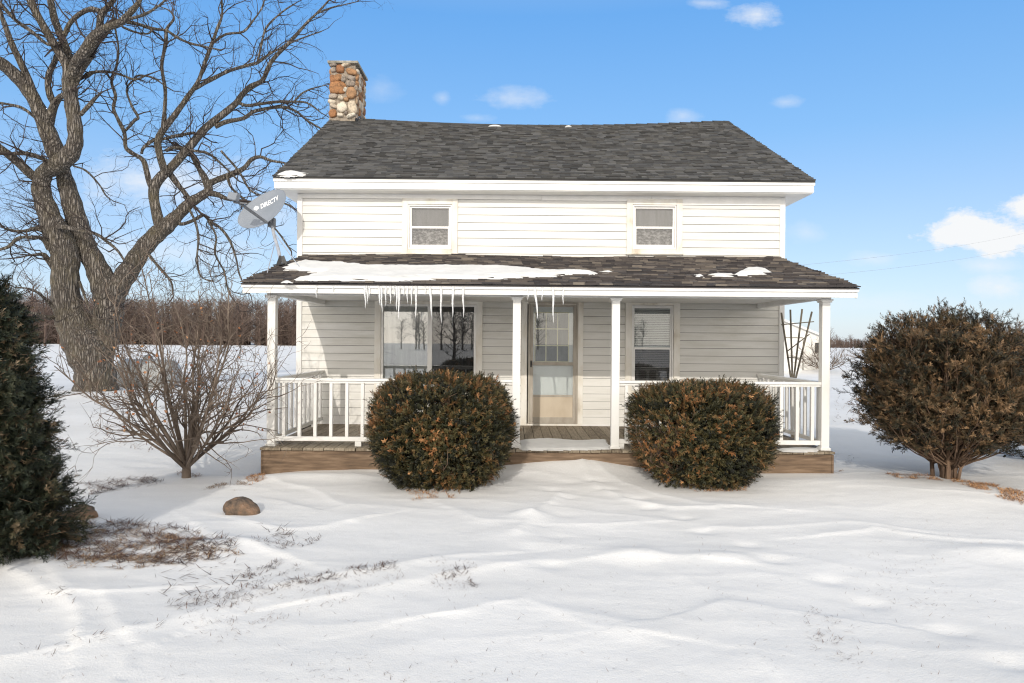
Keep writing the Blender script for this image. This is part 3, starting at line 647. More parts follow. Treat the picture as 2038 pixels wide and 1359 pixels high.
# --- chimney
CY0 = 15.36; CX0, CX1 = P(656, 180, CY0)[0], P(709, 180, CY0)[0]; CY1 = CY0+.95; CZ1 = P(683, 127, CY0)[2]
mb = MB(); mb.box(CX0+.03, CX1-.03, CY0+.03, CY1-.03, -.2, CZ1)
ch0 = mb.build('chimney', mortar_m, H)
ico = bpy.data.meshes.new('t'); import bmesh
bm = bmesh.new(); bmesh.ops.create_icosphere(bm, subdivisions=3, radius=1); IV = np.array([v.co[:] for v in bm.verts]); IF = np.array([[v.index for v in f.verts] for f in bm.faces]); bm.free(); bpy.data.meshes.remove(ico)
def stone(mb, c, r, tone, seed, axis=1):
    V = IV.copy(); V = np.sign(V)*np.abs(V)**.75
    n = fbm(IV[:, 0]*1.2+seed*3.1, IV[:, 1]*1.2+IV[:, 2]*1.7+seed, 3, 77)-.5; V = V*(1+.28*n)[:, None]
    a = (rng.random()-.5)*.9; ca, sa = math.cos(a), math.sin(a)
    Vr = V*np.array(r)
    if axis == 1: Vr = np.stack([Vr[:, 0]*ca-Vr[:, 2]*sa, Vr[:, 1], Vr[:, 0]*sa+Vr[:, 2]*ca], 1)
    else: Vr = np.stack([Vr[:, 0], Vr[:, 1]*ca-Vr[:, 2]*sa, Vr[:, 1]*sa+Vr[:, 2]*ca], 1)
    mb.raw(Vr+np.array(c), IF, tone)
mb = MB()
# front face stones, seen in the photograph: (px, py, half w, half h, tone)
fs = [(677, 137, 8, 8, .08), (700, 143, 11, 6, .30), (663, 157, 6, 8, .12), (673, 155, 8, 7, .25), (684, 157, 5, 7, .62), (699, 156, 8, 5, .60), (673, 174, 17, 12, .22), (698, 166, 8, 6, .58),
      (688, 179, 4, 5, .95), (699, 185, 10, 11, .33), (663, 192, 9, 5, .64), (679, 195, 6, 4, .8), (689, 198, 5, 4, .35), (661, 203, 8, 4, .85), (664, 211, 8, 4, .7), (681, 213, 10, 10, .88), (702, 214, 9, 13, .78),
      (662, 226, 8, 8, .15), (677, 229, 6, 4, .9), (699, 230, 9, 4, .95), (689, 225, 3, 4, .6), (664, 139, 6, 5, .62), (690, 128, 12, 4, .75), (664, 130, 8, 3, .6), (711, 200, 3, 8, .5), (709, 176, 4, 6, .55)]
for k, (px, py, hw, hh_, tn) in enumerate(fs):
    p = P(px, py, CY0+.02); sc = CY0/FPX; stone(mb, p, (hw*sc*1.02, .055+.02*rng.random(), hh_*sc*1.05), tn, k)
for (xx, sg) in ((CX1-.03, 1), (CX0+.03, -1)):            # side faces down to the roof / the ground
    z = CZ1-.06; k = 100
    zmin = RZ-.9 if sg > 0 else -.1
    while z > zmin:
        y = CY0+.05; h = .05+.06*rng.random()
        while y < CY1-.02:
            wd = .05+.09*rng.random(); stone(mb, (xx, min(y+wd, CY1-.06-wd*.4), z-h), (.05+.02*rng.random(), wd*1.0, h*1.05), float(rng.choice([.15, .3, .45, .6, .65, .8, .9])), k, 0); y += 2*wd; k += 1
        z -= 2*h
z = RZ-.25
while z > .05:                                            # front face below the roof edge
    x = CX0+.02; h = .06+.05*rng.random()
    while x < CX1-.08: wd = .06+.07*rng.random(); stone(mb, (min(x+wd, CX1-wd-.01), CY0+.02, z-h), (wd, .06, h*1.05), float(rng.choice([.15, .3, .45, .6, .65, .8, .9])), int(x*99+z*31)); x += 2*wd
    z -= 2*h
z = CZ1-.08
while z > RZ-2.5:                                         # rear face
    x = CX0+.02; h = .06+.05*rng.random()
    while x < CX1: wd = .06+.08*rng.random(); stone(mb, (min(x+wd, CX1-wd-.02), CY1-.02, z-h), (wd, .05, h), rng.random(), int(x*99)); x += 2*wd
    z -= 2*h
mb.build('stonework', stone_m, ch0, smooth=True)
mb = MB(); mb.box(CX0-.04, CX1+.045, CY0-.06, CY1+.06, CZ1+.001, CZ1+.055); mb.box(CX0+.05, CX1-.05, CY0+.05, CY1-.05, CZ1+.056, CZ1+.075)
mb.build('chimney_cap', concrete_m, ch0, bevel=.008)
mb = MB(); mb.obox((CX1+.005, CY0-.02, RZ-sagf(CX1)-.14), (CX1+.02, YR+.05, RZ-sagf(CX1)+.04), .012, .10); mb.build('flashing', dark_metal, ch0)

# ================================================================== snow lying on roofs and porch
def snow_patch(name, poly_px, plane, res, hmax, label, soft=.10, seed=1, cat='snow patch', group=None, rag=.12):
    pts = np.array([plane(*p)[:2] for p in poly_px]); mn = pts.min(0)-.15; mx = pts.max(0)+.15
    xs = np.arange(mn[0], mx[0], res); ys = np.arange(mn[1], mx[1], res); X_, Y_ = np.meshgrid(xs, ys)
    inside = np.zeros(X_.shape, bool); dist = np.full(X_.shape, 1e9); q = np.vstack([pts, pts[:1]])
    for (a, b_) in zip(q[:-1], q[1:]):
        cnd = ((a[1] > Y_) != (b_[1] > Y_)) & (X_ < (b_[0]-a[0])*(Y_-a[1])/(b_[1]-a[1]+1e-12)+a[0]); inside ^= cnd
        d = b_-a; t = np.clip(((X_-a[0])*d[0]+(Y_-a[1])*d[1])/(d@d+1e-12), 0, 1); dist = np.minimum(dist, np.hypot(X_-a[0]-t*d[0], Y_-a[1]-t*d[1]))
    sd = np.where(inside, dist, -dist)+rag*(.6*fbm(X_/.35, Y_/.12, 4, seed*7)+.7*fbm(X_/.45, Y_/.055, 4, seed*7+3)-.66)
    h = hmax*np.clip(sd/soft, -.4, 1)*(.7+.5*fbm(X_/.2, Y_/.15, 3, seed*5))
    k = (h[:-1, :-1] > 0) | (h[1:, :-1] > 0) | (h[:-1, 1:] > 0) | (h[1:, 1:] > 0)
    Zp = plane.z(X_, Y_); V = np.stack([X_, Y_, Zp+h], -1)
    mb = MB(); mb.grid(V, .5, k)
    c = pts.mean(0); o = mb.build(name, packed_m, smooth=True, loc=(c[0], c[1], float(plane.z(c[0], c[1])))); return tag(o, label, cat, group)
class Plane:
    def __init__(s, y0, z0, y1, z1, off=0): s.m = (z1-z0)/(y1-y0); s.y0 = y0; s.z0 = z0+off
    def z(s, x, y): return s.z0+(y-s.y0)*s.m
    def __call__(s, px, py):
        d = (px-CX)/FPX*XC+(CY-py)/FPX*ZC+np.array([0, 1, 0]); D = (s.z0-s.m*s.y0-CAMZ)/(d[2]-s.m*d[1]); return np.array([0, 0, CAMZ])+D*d
pr_ = Plane(YE, PZE, YW-.03, PZT, .016); mr_ = Plane(YM, EZ, YR, RZ, .012)
SG = 'snow lying on the roofs'
snow_patch('snow_patch', [(596, 520), (640, 521), (700, 529), (760, 532), (900, 532), (1010, 533), (1080, 538), (1160, 542), (1220, 543), (1150, 547), (1060, 551), (960, 556), (860, 556), (760, 559), (650, 558), (590, 560), (566, 562), (620, 551), (640, 541), (585, 538), (560, 536)], pr_, .016, .05, 'long ragged sheet of snow across the left half of porch roof', seed=3, group=SG, soft=.10, rag=.34)
snow_patch('snow_patch', [(1458, 548), (1478, 539), (1505, 536), (1535, 541), (1522, 546), (1495, 550)], pr_, .018, .06, 'rounded lump of snow on right side of porch roof', seed=4, group=SG, soft=.08, rag=.05)
snow_patch('snow_patch', [(1405, 548), (1425, 545), (1462, 546), (1460, 550), (1430, 551)], pr_, .018, .03, 'thin snow strip beside the lump on right of porch roof', seed=5, group=SG, soft=.05, rag=.04)
snow_patch('snow_patch', [(1380, 546), (1400, 549), (1402, 552), (1386, 550)], pr_, .018, .03, 'smallest snow fleck left of the strip on right porch roof', seed=6, group=SG, soft=.04, rag=.03)
snow_patch('snow_patch', [(548, 349), (562, 342), (585, 340), (612, 345), (604, 350), (570, 352)], mr_, .018, .04, 'white snow patch on lower left corner of main roof', seed=8, group=SG, soft=.10, rag=.05)
for k, (x, w_, lb) in enumerate(((985, 13, 'tiny snow fleck just under the sagging ridge'), (1131, 7, 'tinier snow fleck right of middle under the ridge'))):
    yr = YR-.22; X0 = P(x, 250, yr)[0]; rr = w_/FPX*yr
    mb = MB(); mb.raw(IV*np.array([rr, .10, .035])+np.array([X0, yr, RZ-sagf(X0)-.22*SL+.012]), IF); o = mb.build('snow_patch', packed_m, smooth=True, loc=(X0, yr, RZ-.2)); tag(o, lb, 'snow patch', SG)
dk = Plane(8.9, ZF, 11, ZF, .002)
snow_patch('snow_patch', [(1037, 876), (1090, 872), (1150, 877), (1205, 874), (1214, 894), (1160, 896), (1037, 896)], dk, .02, .022, 'trodden snow on the porch floor in front of the door', seed=9, soft=.08, rag=.10, group='snow lying on the porch floor')
snow_patch('snow_patch', [(1545, 893), (1600, 890), (1632, 893), (1625, 899), (1560, 899)], dk, .02, .02, 'strip of snow on porch floor under the right railing', seed=10, soft=.06, rag=.06, group='snow lying on the porch floor')

# ================================================================== icicles
ic = [(628, 13, 0), (662, 6, 0), (725, 34, 2), (729, 25, 2), (734, 14, 0), (753, 29, 3), (758, 42, 2), (767, 28, 0), (776, 24, 1), (784, 12, 0), (789, 37, 0), (793.5, 57, 0), (803, 8, 0), (810, 23, 0), (819, 28, -1), (828, 54, -1), (846, 6, 0), (855, 54, 5),
      (877, 62, 1), (901, 50, 0), (921, 50, 2), (1051, 14, 0), (1064, 54, 8), (1080, 16, -1), (1101, 60, 1), (1121, 23, 0)]
ords = 'first second third fourth fifth sixth seventh eighth ninth tenth eleventh twelfth thirteenth fourteenth fifteenth sixteenth seventeenth eighteenth nineteenth twentieth twenty-first twenty-second twenty-third twenty-fourth twenty-fifth twenty-sixth'.split()
for k, (px, ln, sl_) in enumerate(ic):
    top = P(px, 572, YE-.01); top[1] = YE+.013+.0; top[2] = PZE-.035
    Lc = (ln+12)/FPX*YE; n = 12; t = np.linspace(0, 1, n)
    r0 = .007+.009*min(1, ln/50)+.003*rng.random()
    pts = np.stack([top[0]+sl_/FPX*YE*t+.003*np.sin(t*9+k), np.full(n, top[1])+.002*np.cos(t*7+k), top[2]-Lc*t], 1)
    rad = r0*(1-t)**.65*(1+.12*np.sin(t*24+k*1.7))+.0006
    mb = MB(); mb.tube(pts, rad, 8); o = mb.build('icicle', ice_m, smooth=True, loc=tuple(top))
    sz = 'long' if ln > 45 else 'medium' if ln > 22 else 'short'
    tag(o, f'{sz} clear icicle, {ords[k]} from the left along the porch eave', 'icicle', 'icicles hanging from the porch eave')

# ================================================================== satellite dish
foot = pr_(560, 527); dsh = empty('satellite_dish', 'grey satellite dish with white lettering on mast at left porch roof', 'satellite dish', tuple(foot))
dc = P(523, 416, 10.95)+np.array([0, 0, 0])
nv = np.array([-.34, -.84, .40]); nv /= np.linalg.norm(nv)
uv = np.array([math.cos(R(27)), 0, math.sin(R(27))]); uv[1] = -(uv[0]*nv[0]+uv[2]*nv[2])/nv[1]; uv /= np.linalg.norm(uv); vv = np.cross(nv, uv)
if vv[2] < 0: vv = -vv
A_, B_ = .455, .315
def dpt(a, b_, off=0): return dc+uv*a+vv*b_+nv*(.30*(a*a+b_*b_)-.03+off)
mb = MB(); rr = np.linspace(0, 1, 10); th = np.linspace(0, 2*math.pi, 49)
for off, fl in ((0, 1), (-.006, -1)):
    Vg = np.array([[dpt(A_*r*math.cos(t), B_*r*math.sin(t), off) for t in th] for r in rr]); mb.grid(Vg if fl > 0 else Vg[:, ::-1])
e = [dpt(A_*math.cos(t), B_*math.sin(t), -.003) for t in th]; mb.tube(e, .006, 6, cap=False)
mb.build('reflector', dish_m, dsh, smooth=True)
cu = bpy.data.curves.new('lettering', 'FONT'); cu.body = 'DIRECTV'; cu.size = .118; cu.offset = .0034; cu.space_character = 1.02
to = bpy.data.objects.new('lettering_source', cu); COL.objects.link(to); bpy.context.view_layer.update()
me = to.to_mesh(); TV = np.array([v.co[:] for v in me.vertices]); TT = [list(p.vertices) for p in me.polygons]
wid = TV[:, 0].max(); to.to_mesh_clear(); bpy.data.objects.remove(to)
ta = R(-8)
def tpos(x, y): X_ = -.055+(x*math.cos(ta)-y*math.sin(ta)); Y_ = .065+(x*math.sin(ta)+y*math.cos(ta)); return dpt(X_, Y_, .003)
sx_ = .36/wid
mb = MB(); VV = np.array([tpos(x*sx_+.004, y*1.08) for x, y, z in TV])
for p in TT:
    if len(p) in (3, 4): mb.raw(VV[p], [list(range(len(p)))])
    else: mb.raw(VV[p], [list(range(len(p)))])
mb.build('lettering', logo_m, dsh)
mb = MB()                                                # striped globe emblem
for k in range(4):
    lo_, hi_ = -.046+k*.0245, -.046+k*.0245+.0175
    row = []
    for yv in (lo_, hi_):
        hw_ = math.sqrt(max(0, .046**2-yv**2))+.004
        row.append([tpos(-.072+x_*hw_, .042+yv-.006*math.sin(x_*2.5)) for x_ in np.linspace(-1, 1, 9)])
    mb.grid(np.array(row))
mb.build('emblem', logo_m, dsh)
bot = dpt(.02, -B_*.98, -.02); tip = P(474, 402, 10.32); tip2 = P(465, 391, 10.26)
mb = MB(); mb.obox(bot, tip, .05, .035, up=(.3, .2, 1)); mb.build('feed_arm', arm_m, dsh, bevel=.004)
mb = MB(); dirn = (dc-tip2); dirn /= np.linalg.norm(dirn)
mb.obox(tip2-dirn*.045, tip2+dirn*.05, .16, .115, up=(.25, 0, 1)); mb.obox(tip2+dirn*.051, tip2+dirn*.08, .07, .06, up=(.25, 0, 1)); mb.build('receiver_head', dish_m, dsh, bevel=.022)
mb = MB(); mb.obox(tip+np.array([-.07, 0, -.005]), tip+np.array([.13, .03, -.02]), .05, .022); mb.build('receiver_bracket', arm_m, dsh, bevel=.003)
fb = foot-np.array([0, 0, .0]); kn = P(546, 470, 10.85); tp = P(541, 446, 11.0)
mb = MB(); mb.tube(crom([fb+[0, 0, -.01], (fb+kn)/2+[.01, 0, 0], kn, tp], 5), .026, 10); mb.build('mast', mast_m, dsh, smooth=True)
mb = MB(); bk = dpt(.02, -.16, -.06); mb.obox(tp-[0, 0, .05], tp+[0, 0, .10], .10, .10); mb.obox(tp+[0, 0, .05], bk, .08, .11); mb.build('mount_bracket', arm_m, dsh, bevel=.006)
mb = MB(); mb.obox(fb+[-.05, -.10, -.012], fb+[.05, .12, .045], .12, .012); mb.obox(fb+[-.035, -.03, 0], fb+[0, 0, .13], .012, .06); mb.obox(fb+[.06, 0, 0], fb+[.01, 0, .13], .012, .06); mb.build('foot_plate', dark_metal, dsh)
mb = MB(); q0 = pr_(532, 543); mb.tube([P(546, 487, 10.78), q0+[0, 0, .005]], .007, 6); mb.build('strut', mast_m, dsh)
mb = MB(); q1 = pr_(601, 538); mb.tube([P(545, 462, 10.9), (P(545, 462, 10.9)+q1)/2+[.01, 0, -.02], q1+[0, 0, .005]], .007, 6); mb.build('strut', mast_m, dsh)
mb = MB(); mb.tube(crom([bk, P(530, 468, 10.9), P(519, 482, 10.88), P(528, 490, 10.86), P(545, 480, 10.84), kn, P(556, 520, 10.35), foot+[.03, 0, .01], pr_(585, 514)+[0, 0, .02], P(587, 508, 11.4)], 5), .004, 5); mb.build('cable', dark_metal, dsh)

# ================================================================== fan trellis
tb = P(1584, 880, 11.25); tb[2] = gz_(tb[0], tb[1]); tr = empty('fan_trellis', 'grey wooden fan trellis leaning at right front corner of house', 'trellis', tuple(tb))
for k, (px, py, bx) in enumerate(((1555, 622, 1574), (1573, 616, 1577), (1596.5, 615, 1580), (1616, 620, 1584))):
    t_ = P(px, py, 11.25-.006*k); m_ = P(bx, 752, 11.25-.006*k); b0 = np.array([m_[0]*.6+(tb[0]-.03+.02*k)*.4, m_[1], tb[2]-.05])
    mb = MB(); mb.obox(t_, m_, .026, .014, up=(0, 1, 0)); mb.obox(m_, b0, .026, .014, up=(0, 1, 0)); mb.build('slat', wood_g, tr)
for (a, b_) in (((1555, 646), (1620, 640)), ((1568, 698), (1611, 665)), ((1568, 711), (1598, 713))):
    mb = MB(); mb.obox(P(*a, 11.215), P(*b_, 11.215), .016, .010, up=(0, 1, 0)); mb.build('crossbar', wood_g, tr)
MB().box(tb[0]-.045, tb[0]+.03, 11.20, 11.21, .5, .55).build('clamp', dark_metal, tr)

# ================================================================== bare big tree
TD = 22.0
def limb(spec, m=4):
    p = np.array([[*P(a, b_, d), w/2/FPX*d] for (a, b_, w, d) in spec]); c = crom(p, m); return c[:, :3], np.maximum(c[:, 3], .004)
base_t = P(190, 787, TD); tz0 = gz_(base_t[0], base_t[1])
limbs = [
 # trunk and the two great stems
 [(190, 800, 110, 22), (191, 789, 88, 22), (190, 770, 78, 22), (188, 735, 72, 22), (172, 690, 80, 22), (150, 645, 66, 22), (133, 600, 53, 21.9), (130, 550, 49, 21.8), (129, 505, 51, 21.8), (113, 465, 48, 21.7), (95, 420, 38, 21.6), (82, 378, 33, 21.6), (88, 345, 31, 21.5), (110, 330, 33, 21.4), (135, 312, 34, 21.4), (149, 285, 28, 21.4), (149, 250, 27, 21.3), (142, 200, 26, 21.3), (137, 158, 26, 21.2)],
 [(190, 720, 60, 22.2), (208, 660, 56, 22.3), (217, 610, 54, 22.4), (214, 580, 56, 22.4), (200, 548, 46, 22.4), (184, 515, 40, 22.3), (165, 480, 40, 22.3), (150, 430, 38, 22.2), (136, 380, 33, 22.1), (124, 340, 28, 22.1), (110, 300, 34, 22.1), (92, 255, 30, 22), (72, 205, 26, 21.8), (42, 162, 26, 21.6), (8, 130, 24, 21.3), (-30, 105, 20, 21), (-70, 60, 15, 20.6), (-120, 0, 9, 20.2)],
 [(216, 600, 50, 22.4), (238, 565, 42, 22.5), (262, 530, 37, 22.7), (285, 495, 34, 22.9), (310, 468, 33, 23.1), (333, 448, 31, 23.3), (352, 430, 24, 23.5), (378, 404, 21, 23.7), (400, 390, 18, 23.9), (414, 380, 17, 24), (412, 364, 15, 24), (398, 338, 11, 24.2), (385, 315, 9, 24.3), (377, 302, 8, 24.4), (360, 293, 5, 24.6)],
 [(414, 366, 13, 24), (436, 356, 12, 24.1), (460, 347, 12, 24.2), (485, 335, 10, 24.3), (500, 318, 8, 24.5), (518, 312, 7, 24.7), (540, 320, 6, 24.9), (565, 324, 4, 25.1), (585, 330, 3, 25.2)],
 [(414, 384, 14, 24), (434, 388, 11, 23.9), (453, 396, 8, 23.8), (472, 398, 6, 23.6)],
 [(320, 455, 22, 23.2), (312, 425, 20, 23.2), (306, 392, 19, 23.2), (308, 370, 20, 23.2), (322, 350, 19, 23.3), (340, 334, 17, 23.4), (373, 297, 16, 23.5), (410, 254, 14, 23.8), (448, 224, 13, 24), (470, 205, 12, 24.1), (482, 188, 11, 24.2), (500, 172, 11, 24.3), (522, 160, 9, 24.4), (533, 137, 9, 24.4), (545, 116, 8, 24.5), (582, 78, 7, 24.6), (610, 46, 5, 24.8), (632, 25, 4, 25), (655, 0, 3, 25)],
 [(632, 26, 3.5, 25), (660, 15, 3, 25.2), (690, 8, 2.2, 25.4), (715, 2, 1.5, 25.5)],
 [(336, 342, 12, 23.5), (350, 362, 11, 23.6), (366, 382, 10, 23.7), (378, 398, 9, 23.7)],
 [(330, 345, 16, 23.3), (320, 315, 14, 23.1), (314, 282, 14, 23), (325, 258, 13, 22.9), (350, 226, 11, 22.8), (374, 192, 10, 22.8), (394, 163, 8, 22.7), (406, 130, 7, 22.7), (420, 92, 7, 22.7), (432, 58, 6, 22.6), (442, 30, 5, 22.6), (441, 0, 4, 22.5), (440, -30, 3, 22.5)],
 [(388, 176, 8, 22.8), (420, 158, 8, 23), (458, 140, 7, 23.2), (500, 128, 6, 23.4), (514, 124, 6, 23.5), (540, 105, 5, 23.8), (560, 95, 4, 24), (590, 80, 3, 24.2), (640, 62, 2, 24.5)],
 [(425, 84, 5, 22.7), (450, 68, 5, 22.9), (484, 63, 4.5, 23.2), (503, 42, 4, 23.4), (520, 18, 3, 23.6), (528, -5, 2.5, 23.8)],
 [(512, 127, 5, 23.5), (520, 90, 4.5, 23.4), (530, 55, 4, 23.3), (560, 25, 3, 23.3), (590, 5, 2, 23.3)],
 [(428, 252, 9, 23.9), (450, 242, 9, 24), (485, 235, 8, 24.2), (505, 222, 7.5, 24.4), (535, 215, 7, 24.6), (565, 213, 6, 24.8), (590, 222, 5, 25), (612, 240, 4, 25.2), (640, 257, 3, 25.4)],
 [(470, 202, 7, 24.1), (490, 210, 7, 24.2), (515, 207, 6.5, 24.3), (545, 203, 6, 24.5), (580, 202, 5, 24.8), (612, 205, 3.5, 25), (640, 225, 2, 25.2)],
 [(585, 202, 4, 24.8), (602, 185, 3.5, 24.9), (625, 175, 3, 25.1), (655, 168, 2, 25.3)],
 [(324, 255, 8, 22.9), (328, 215, 7, 22.7), (329, 178, 7, 22.6), (322, 132, 7, 22.5), (330, 85, 7, 22.4), (332, 58, 6.5, 22.3), (346, 37, 5, 22.2), (338, 22, 3, 22.2), (322, 14, 2, 22.2)],
 [(332, 60, 6, 22.3), (352, 74, 5.5, 22.2), (378, 86, 5, 22.1), (405, 92, 4, 22), (440, 100, 3, 21.9)],
 [(332, 60, 5, 22.3), (305, 57, 6, 22.1), (275, 48, 7, 22), (245, 42, 8, 21.8)],
 [(305, 57, 4, 22.1), (294, 67, 4, 22), (270, 64, 4, 21.9), (245, 54, 5, 21.8)],
 [(313, 380, 10, 23.2), (300, 370, 11, 23.1), (292, 340, 11, 23), (284, 318, 9, 22.9), (262, 304, 9, 22.7), (250, 292, 8, 22.6), (248, 265, 8, 22.5), (235, 238, 7, 22.4), (226, 215, 6, 22.3), (230, 190, 6, 22.2), (222, 165, 5.5, 22.1), (224, 145, 5, 22), (190, 143, 6, 21.7), (172, 150, 10, 21.5)],
 [(248, 262, 5, 22.5), (268, 240, 5, 22.5), (275, 233, 5, 22.5), (262, 210, 4.5, 22.4), (252, 178, 4, 22.3), (265, 160, 4, 22.3), (276, 150, 4, 22.2), (305, 155, 3.5, 22.2), (330, 172, 2.5, 22)],
 [(224, 144, 5, 22), (245, 150, 4.5, 21.9), (268, 158, 4.5, 21.8), (290, 150, 3.5, 21.8)],
 [(230, 142, 4, 22), (236, 100, 4, 21.8), (230, 60, 3.5, 21.7), (225, 20, 2.5, 21.6)],
 [(282, 305, 6, 22.9), (285, 295, 7, 22.8), (300, 282, 6.5, 22.9), (313, 275, 6, 23)],
 [(318, 278, 5, 23), (350, 270, 7, 23.2), (385, 264, 6, 23.5)],
 [(330, 300, 7, 23.2), (345, 294, 7, 23.3), (385, 300, 6.5, 23.5), (415, 306, 5.5, 23.7), (445, 330, 4, 23.9), (475, 360, 3, 24.1)],
 # crown forks of the first stem
 [(138, 165, 24, 21.2), (134, 135, 18, 21.2), (118, 105, 17, 21.1), (97, 70, 16, 21), (80, 40, 15, 20.9), (62, 5, 14, 20.8), (48, -40, 11, 20.7)],
 [(140, 140, 17, 21.3), (134, 105, 17, 21.5), (120, 68, 15, 21.6), (108, 35, 14, 21.7), (100, -5, 12, 21.8), (92, -50, 9, 22)],
 [(140, 160, 18, 21.2), (152, 125, 20, 21), (168, 105, 22, 20.9), (182, 85, 24, 20.8), (192, 68, 18, 20.7), (215, 54, 15, 20.6), (240, 44, 14, 20.5), (262, 22, 12, 20.4), (276, 5, 9, 20.3), (290, -25, 6, 20.2)],
 [(150, 170, 10, 21.3), (160, 140, 16, 21.2), (178, 110, 18, 21.1)],
 [(180, 90, 14, 20.8), (196, 60, 13, 20.8), (202, 30, 13, 20.7), (218, 10, 10, 20.6), (240, -15, 7, 20.5)],
 [(200, 22, 10, 20.7), (180, 18, 10, 20.8), (155, 30, 9, 20.9), (138, 48, 9, 21), (128, 70, 10, 21)],
 [(250, 38, 8, 20.5), (275, 33, 6, 20.4), (300, 22, 5, 20.3), (320, 8, 3.5, 20.2), (340, -10, 2, 20)],
 [(120, 85, 6, 21), (95, 88, 7, 20.8), (62, 62, 7, 20.6), (33, 42, 7, 20.4), (8, 15, 6, 20.2), (-10, -10, 4, 20)],
 [(112, 212, 10, 22), (102, 195, 14, 21.9), (96, 172, 12, 21.8), (98, 148, 12, 21.7), (108, 125, 11, 21.6), (112, 110, 8, 21.4)],
 [(97, 250, 20, 22), (106, 215, 16, 21.8), (118, 195, 12, 21.6), (132, 186, 10, 21.4)],
 [(72, 205, 14, 21.8), (62, 170, 14, 21.7), (44, 130, 13, 21.6), (25, 90, 12, 21.5), (10, 50, 10, 21.4), (0, 20, 8, 21.3), (-8, -20, 6, 21.2)],
 [(72, 235, 6, 22), (45, 215, 6, 21.9), (20, 208, 5, 21.8), (-10, 203, 4, 21.7)],
 [(160, 228, 9, 21.3), (175, 212, 8, 21.2), (190, 195, 6, 21.1), (203, 183, 3, 21)],
 [(94, 415, 12, 21.6), (78, 362, 18, 21.6), (60, 345, 18, 21.4), (35, 322, 17, 21.2), (10, 302, 16, 21), (-20, 278, 13, 20.7), (-60, 240, 9, 20.4)],
 [(98, 322, 9, 21.5), (75, 312, 9, 21.3), (50, 305, 9, 21.1), (25, 306, 7, 20.9)],
 [(146, 330, 4, 21.5), (172, 340, 4, 21.6), (198, 368, 3.5, 21.8), (210, 388, 3, 21.9), (225, 400, 2, 22)],
 # low dead limbs
 [(112, 452, 10, 21.5), (130, 452, 10, 21.2), (158, 459, 8, 20.9), (190, 465, 7, 20.6), (212, 480, 6, 20.4), (235, 500, 5, 20.2), (255, 532, 4, 20)],
 [(100, 495, 14, 21.5), (85, 475, 10, 21.3), (60, 472, 8, 21), (35, 474, 7, 20.8), (15, 492, 6, 20.6), (-15, 500, 5, 20.4)],
 [(96, 462, 12, 21.5), (72, 455, 9, 21.3), (45, 460, 6, 21), (10, 455, 4, 20.6)],
 [(112, 618, 10, 21.8), (95, 600, 7, 21.5), (75, 582, 5.5, 21.2), (55, 574, 4, 21), (30, 572, 3, 20.8)],
 [(112, 630, 12, 21.8), (98, 632, 9, 21.5), (75, 626, 7, 21.2), (48, 619, 4, 21)],
 [(112, 545, 9, 21.8), (100, 525, 9, 21.6), (92, 512, 11, 21.5), (84, 505, 6, 21.4), (60, 508, 4, 21.2), (40, 512, 3, 21)],
 [(158, 560, 6, 21.8), (185, 628, 4, 21.6), (215, 632, 5, 21.5), (240, 615, 3, 21.4)],
 # drooping right side
 [(350, 440, 10, 23.4), (362, 446, 7, 23.5), (385, 438, 7, 23.7), (405, 428, 7, 23.9), (418, 440, 6, 24), (440, 455, 5.5, 24.2), (458, 480, 5, 24.3), (470, 515, 4, 24.5), (478, 550, 3, 24.6), (500, 590, 2, 24.8)],
 [(415, 440, 5, 24), (430, 470, 4.5, 24), (428, 505, 4, 24), (446, 540, 3.5, 24.1), (455, 580, 3, 24.2), (475, 610, 2, 24.3)],
 [(372, 408, 6, 23.6), (388, 440, 5, 23.5), (395, 475, 5, 23.4), (392, 515, 4, 23.3), (400, 550, 3, 23.2), (430, 562, 2, 23)],
 [(452, 350, 7, 24.1), (462, 375, 5, 24.2), (490, 400, 5, 24.4), (520, 430, 5, 24.6), (552, 460, 4, 24.8), (580, 500, 3, 25)],
 [(440, 300, 5, 24), (475, 340, 5, 24.1), (500, 380, 4, 24.2), (540, 395, 3.5, 24.4), (580, 410, 3, 24.6)],
 [(290, 500, 7, 22.9), (315, 530, 5, 22.6), (340, 560, 4, 22.4), (345, 590, 3, 22.2)],
]
tree = empty('bare_tree', 'huge leafless old tree with twin furrowed trunks beside the house', 'tree', (base_t[0], base_t[1], tz0))
mb = MB(); LP = []
for li, sp in enumerate(limbs):
    p, r = limb(sp)
    if li < 3:
        r = r*(1+.05*np.sin(np.arange(len(r))*1.9+li))
    mb.tube(p, r, 14 if sp[0][2] > 20 else 7); LP.append((p, r))
tro = mb.build('trunk', bark_m, tree, smooth=True)
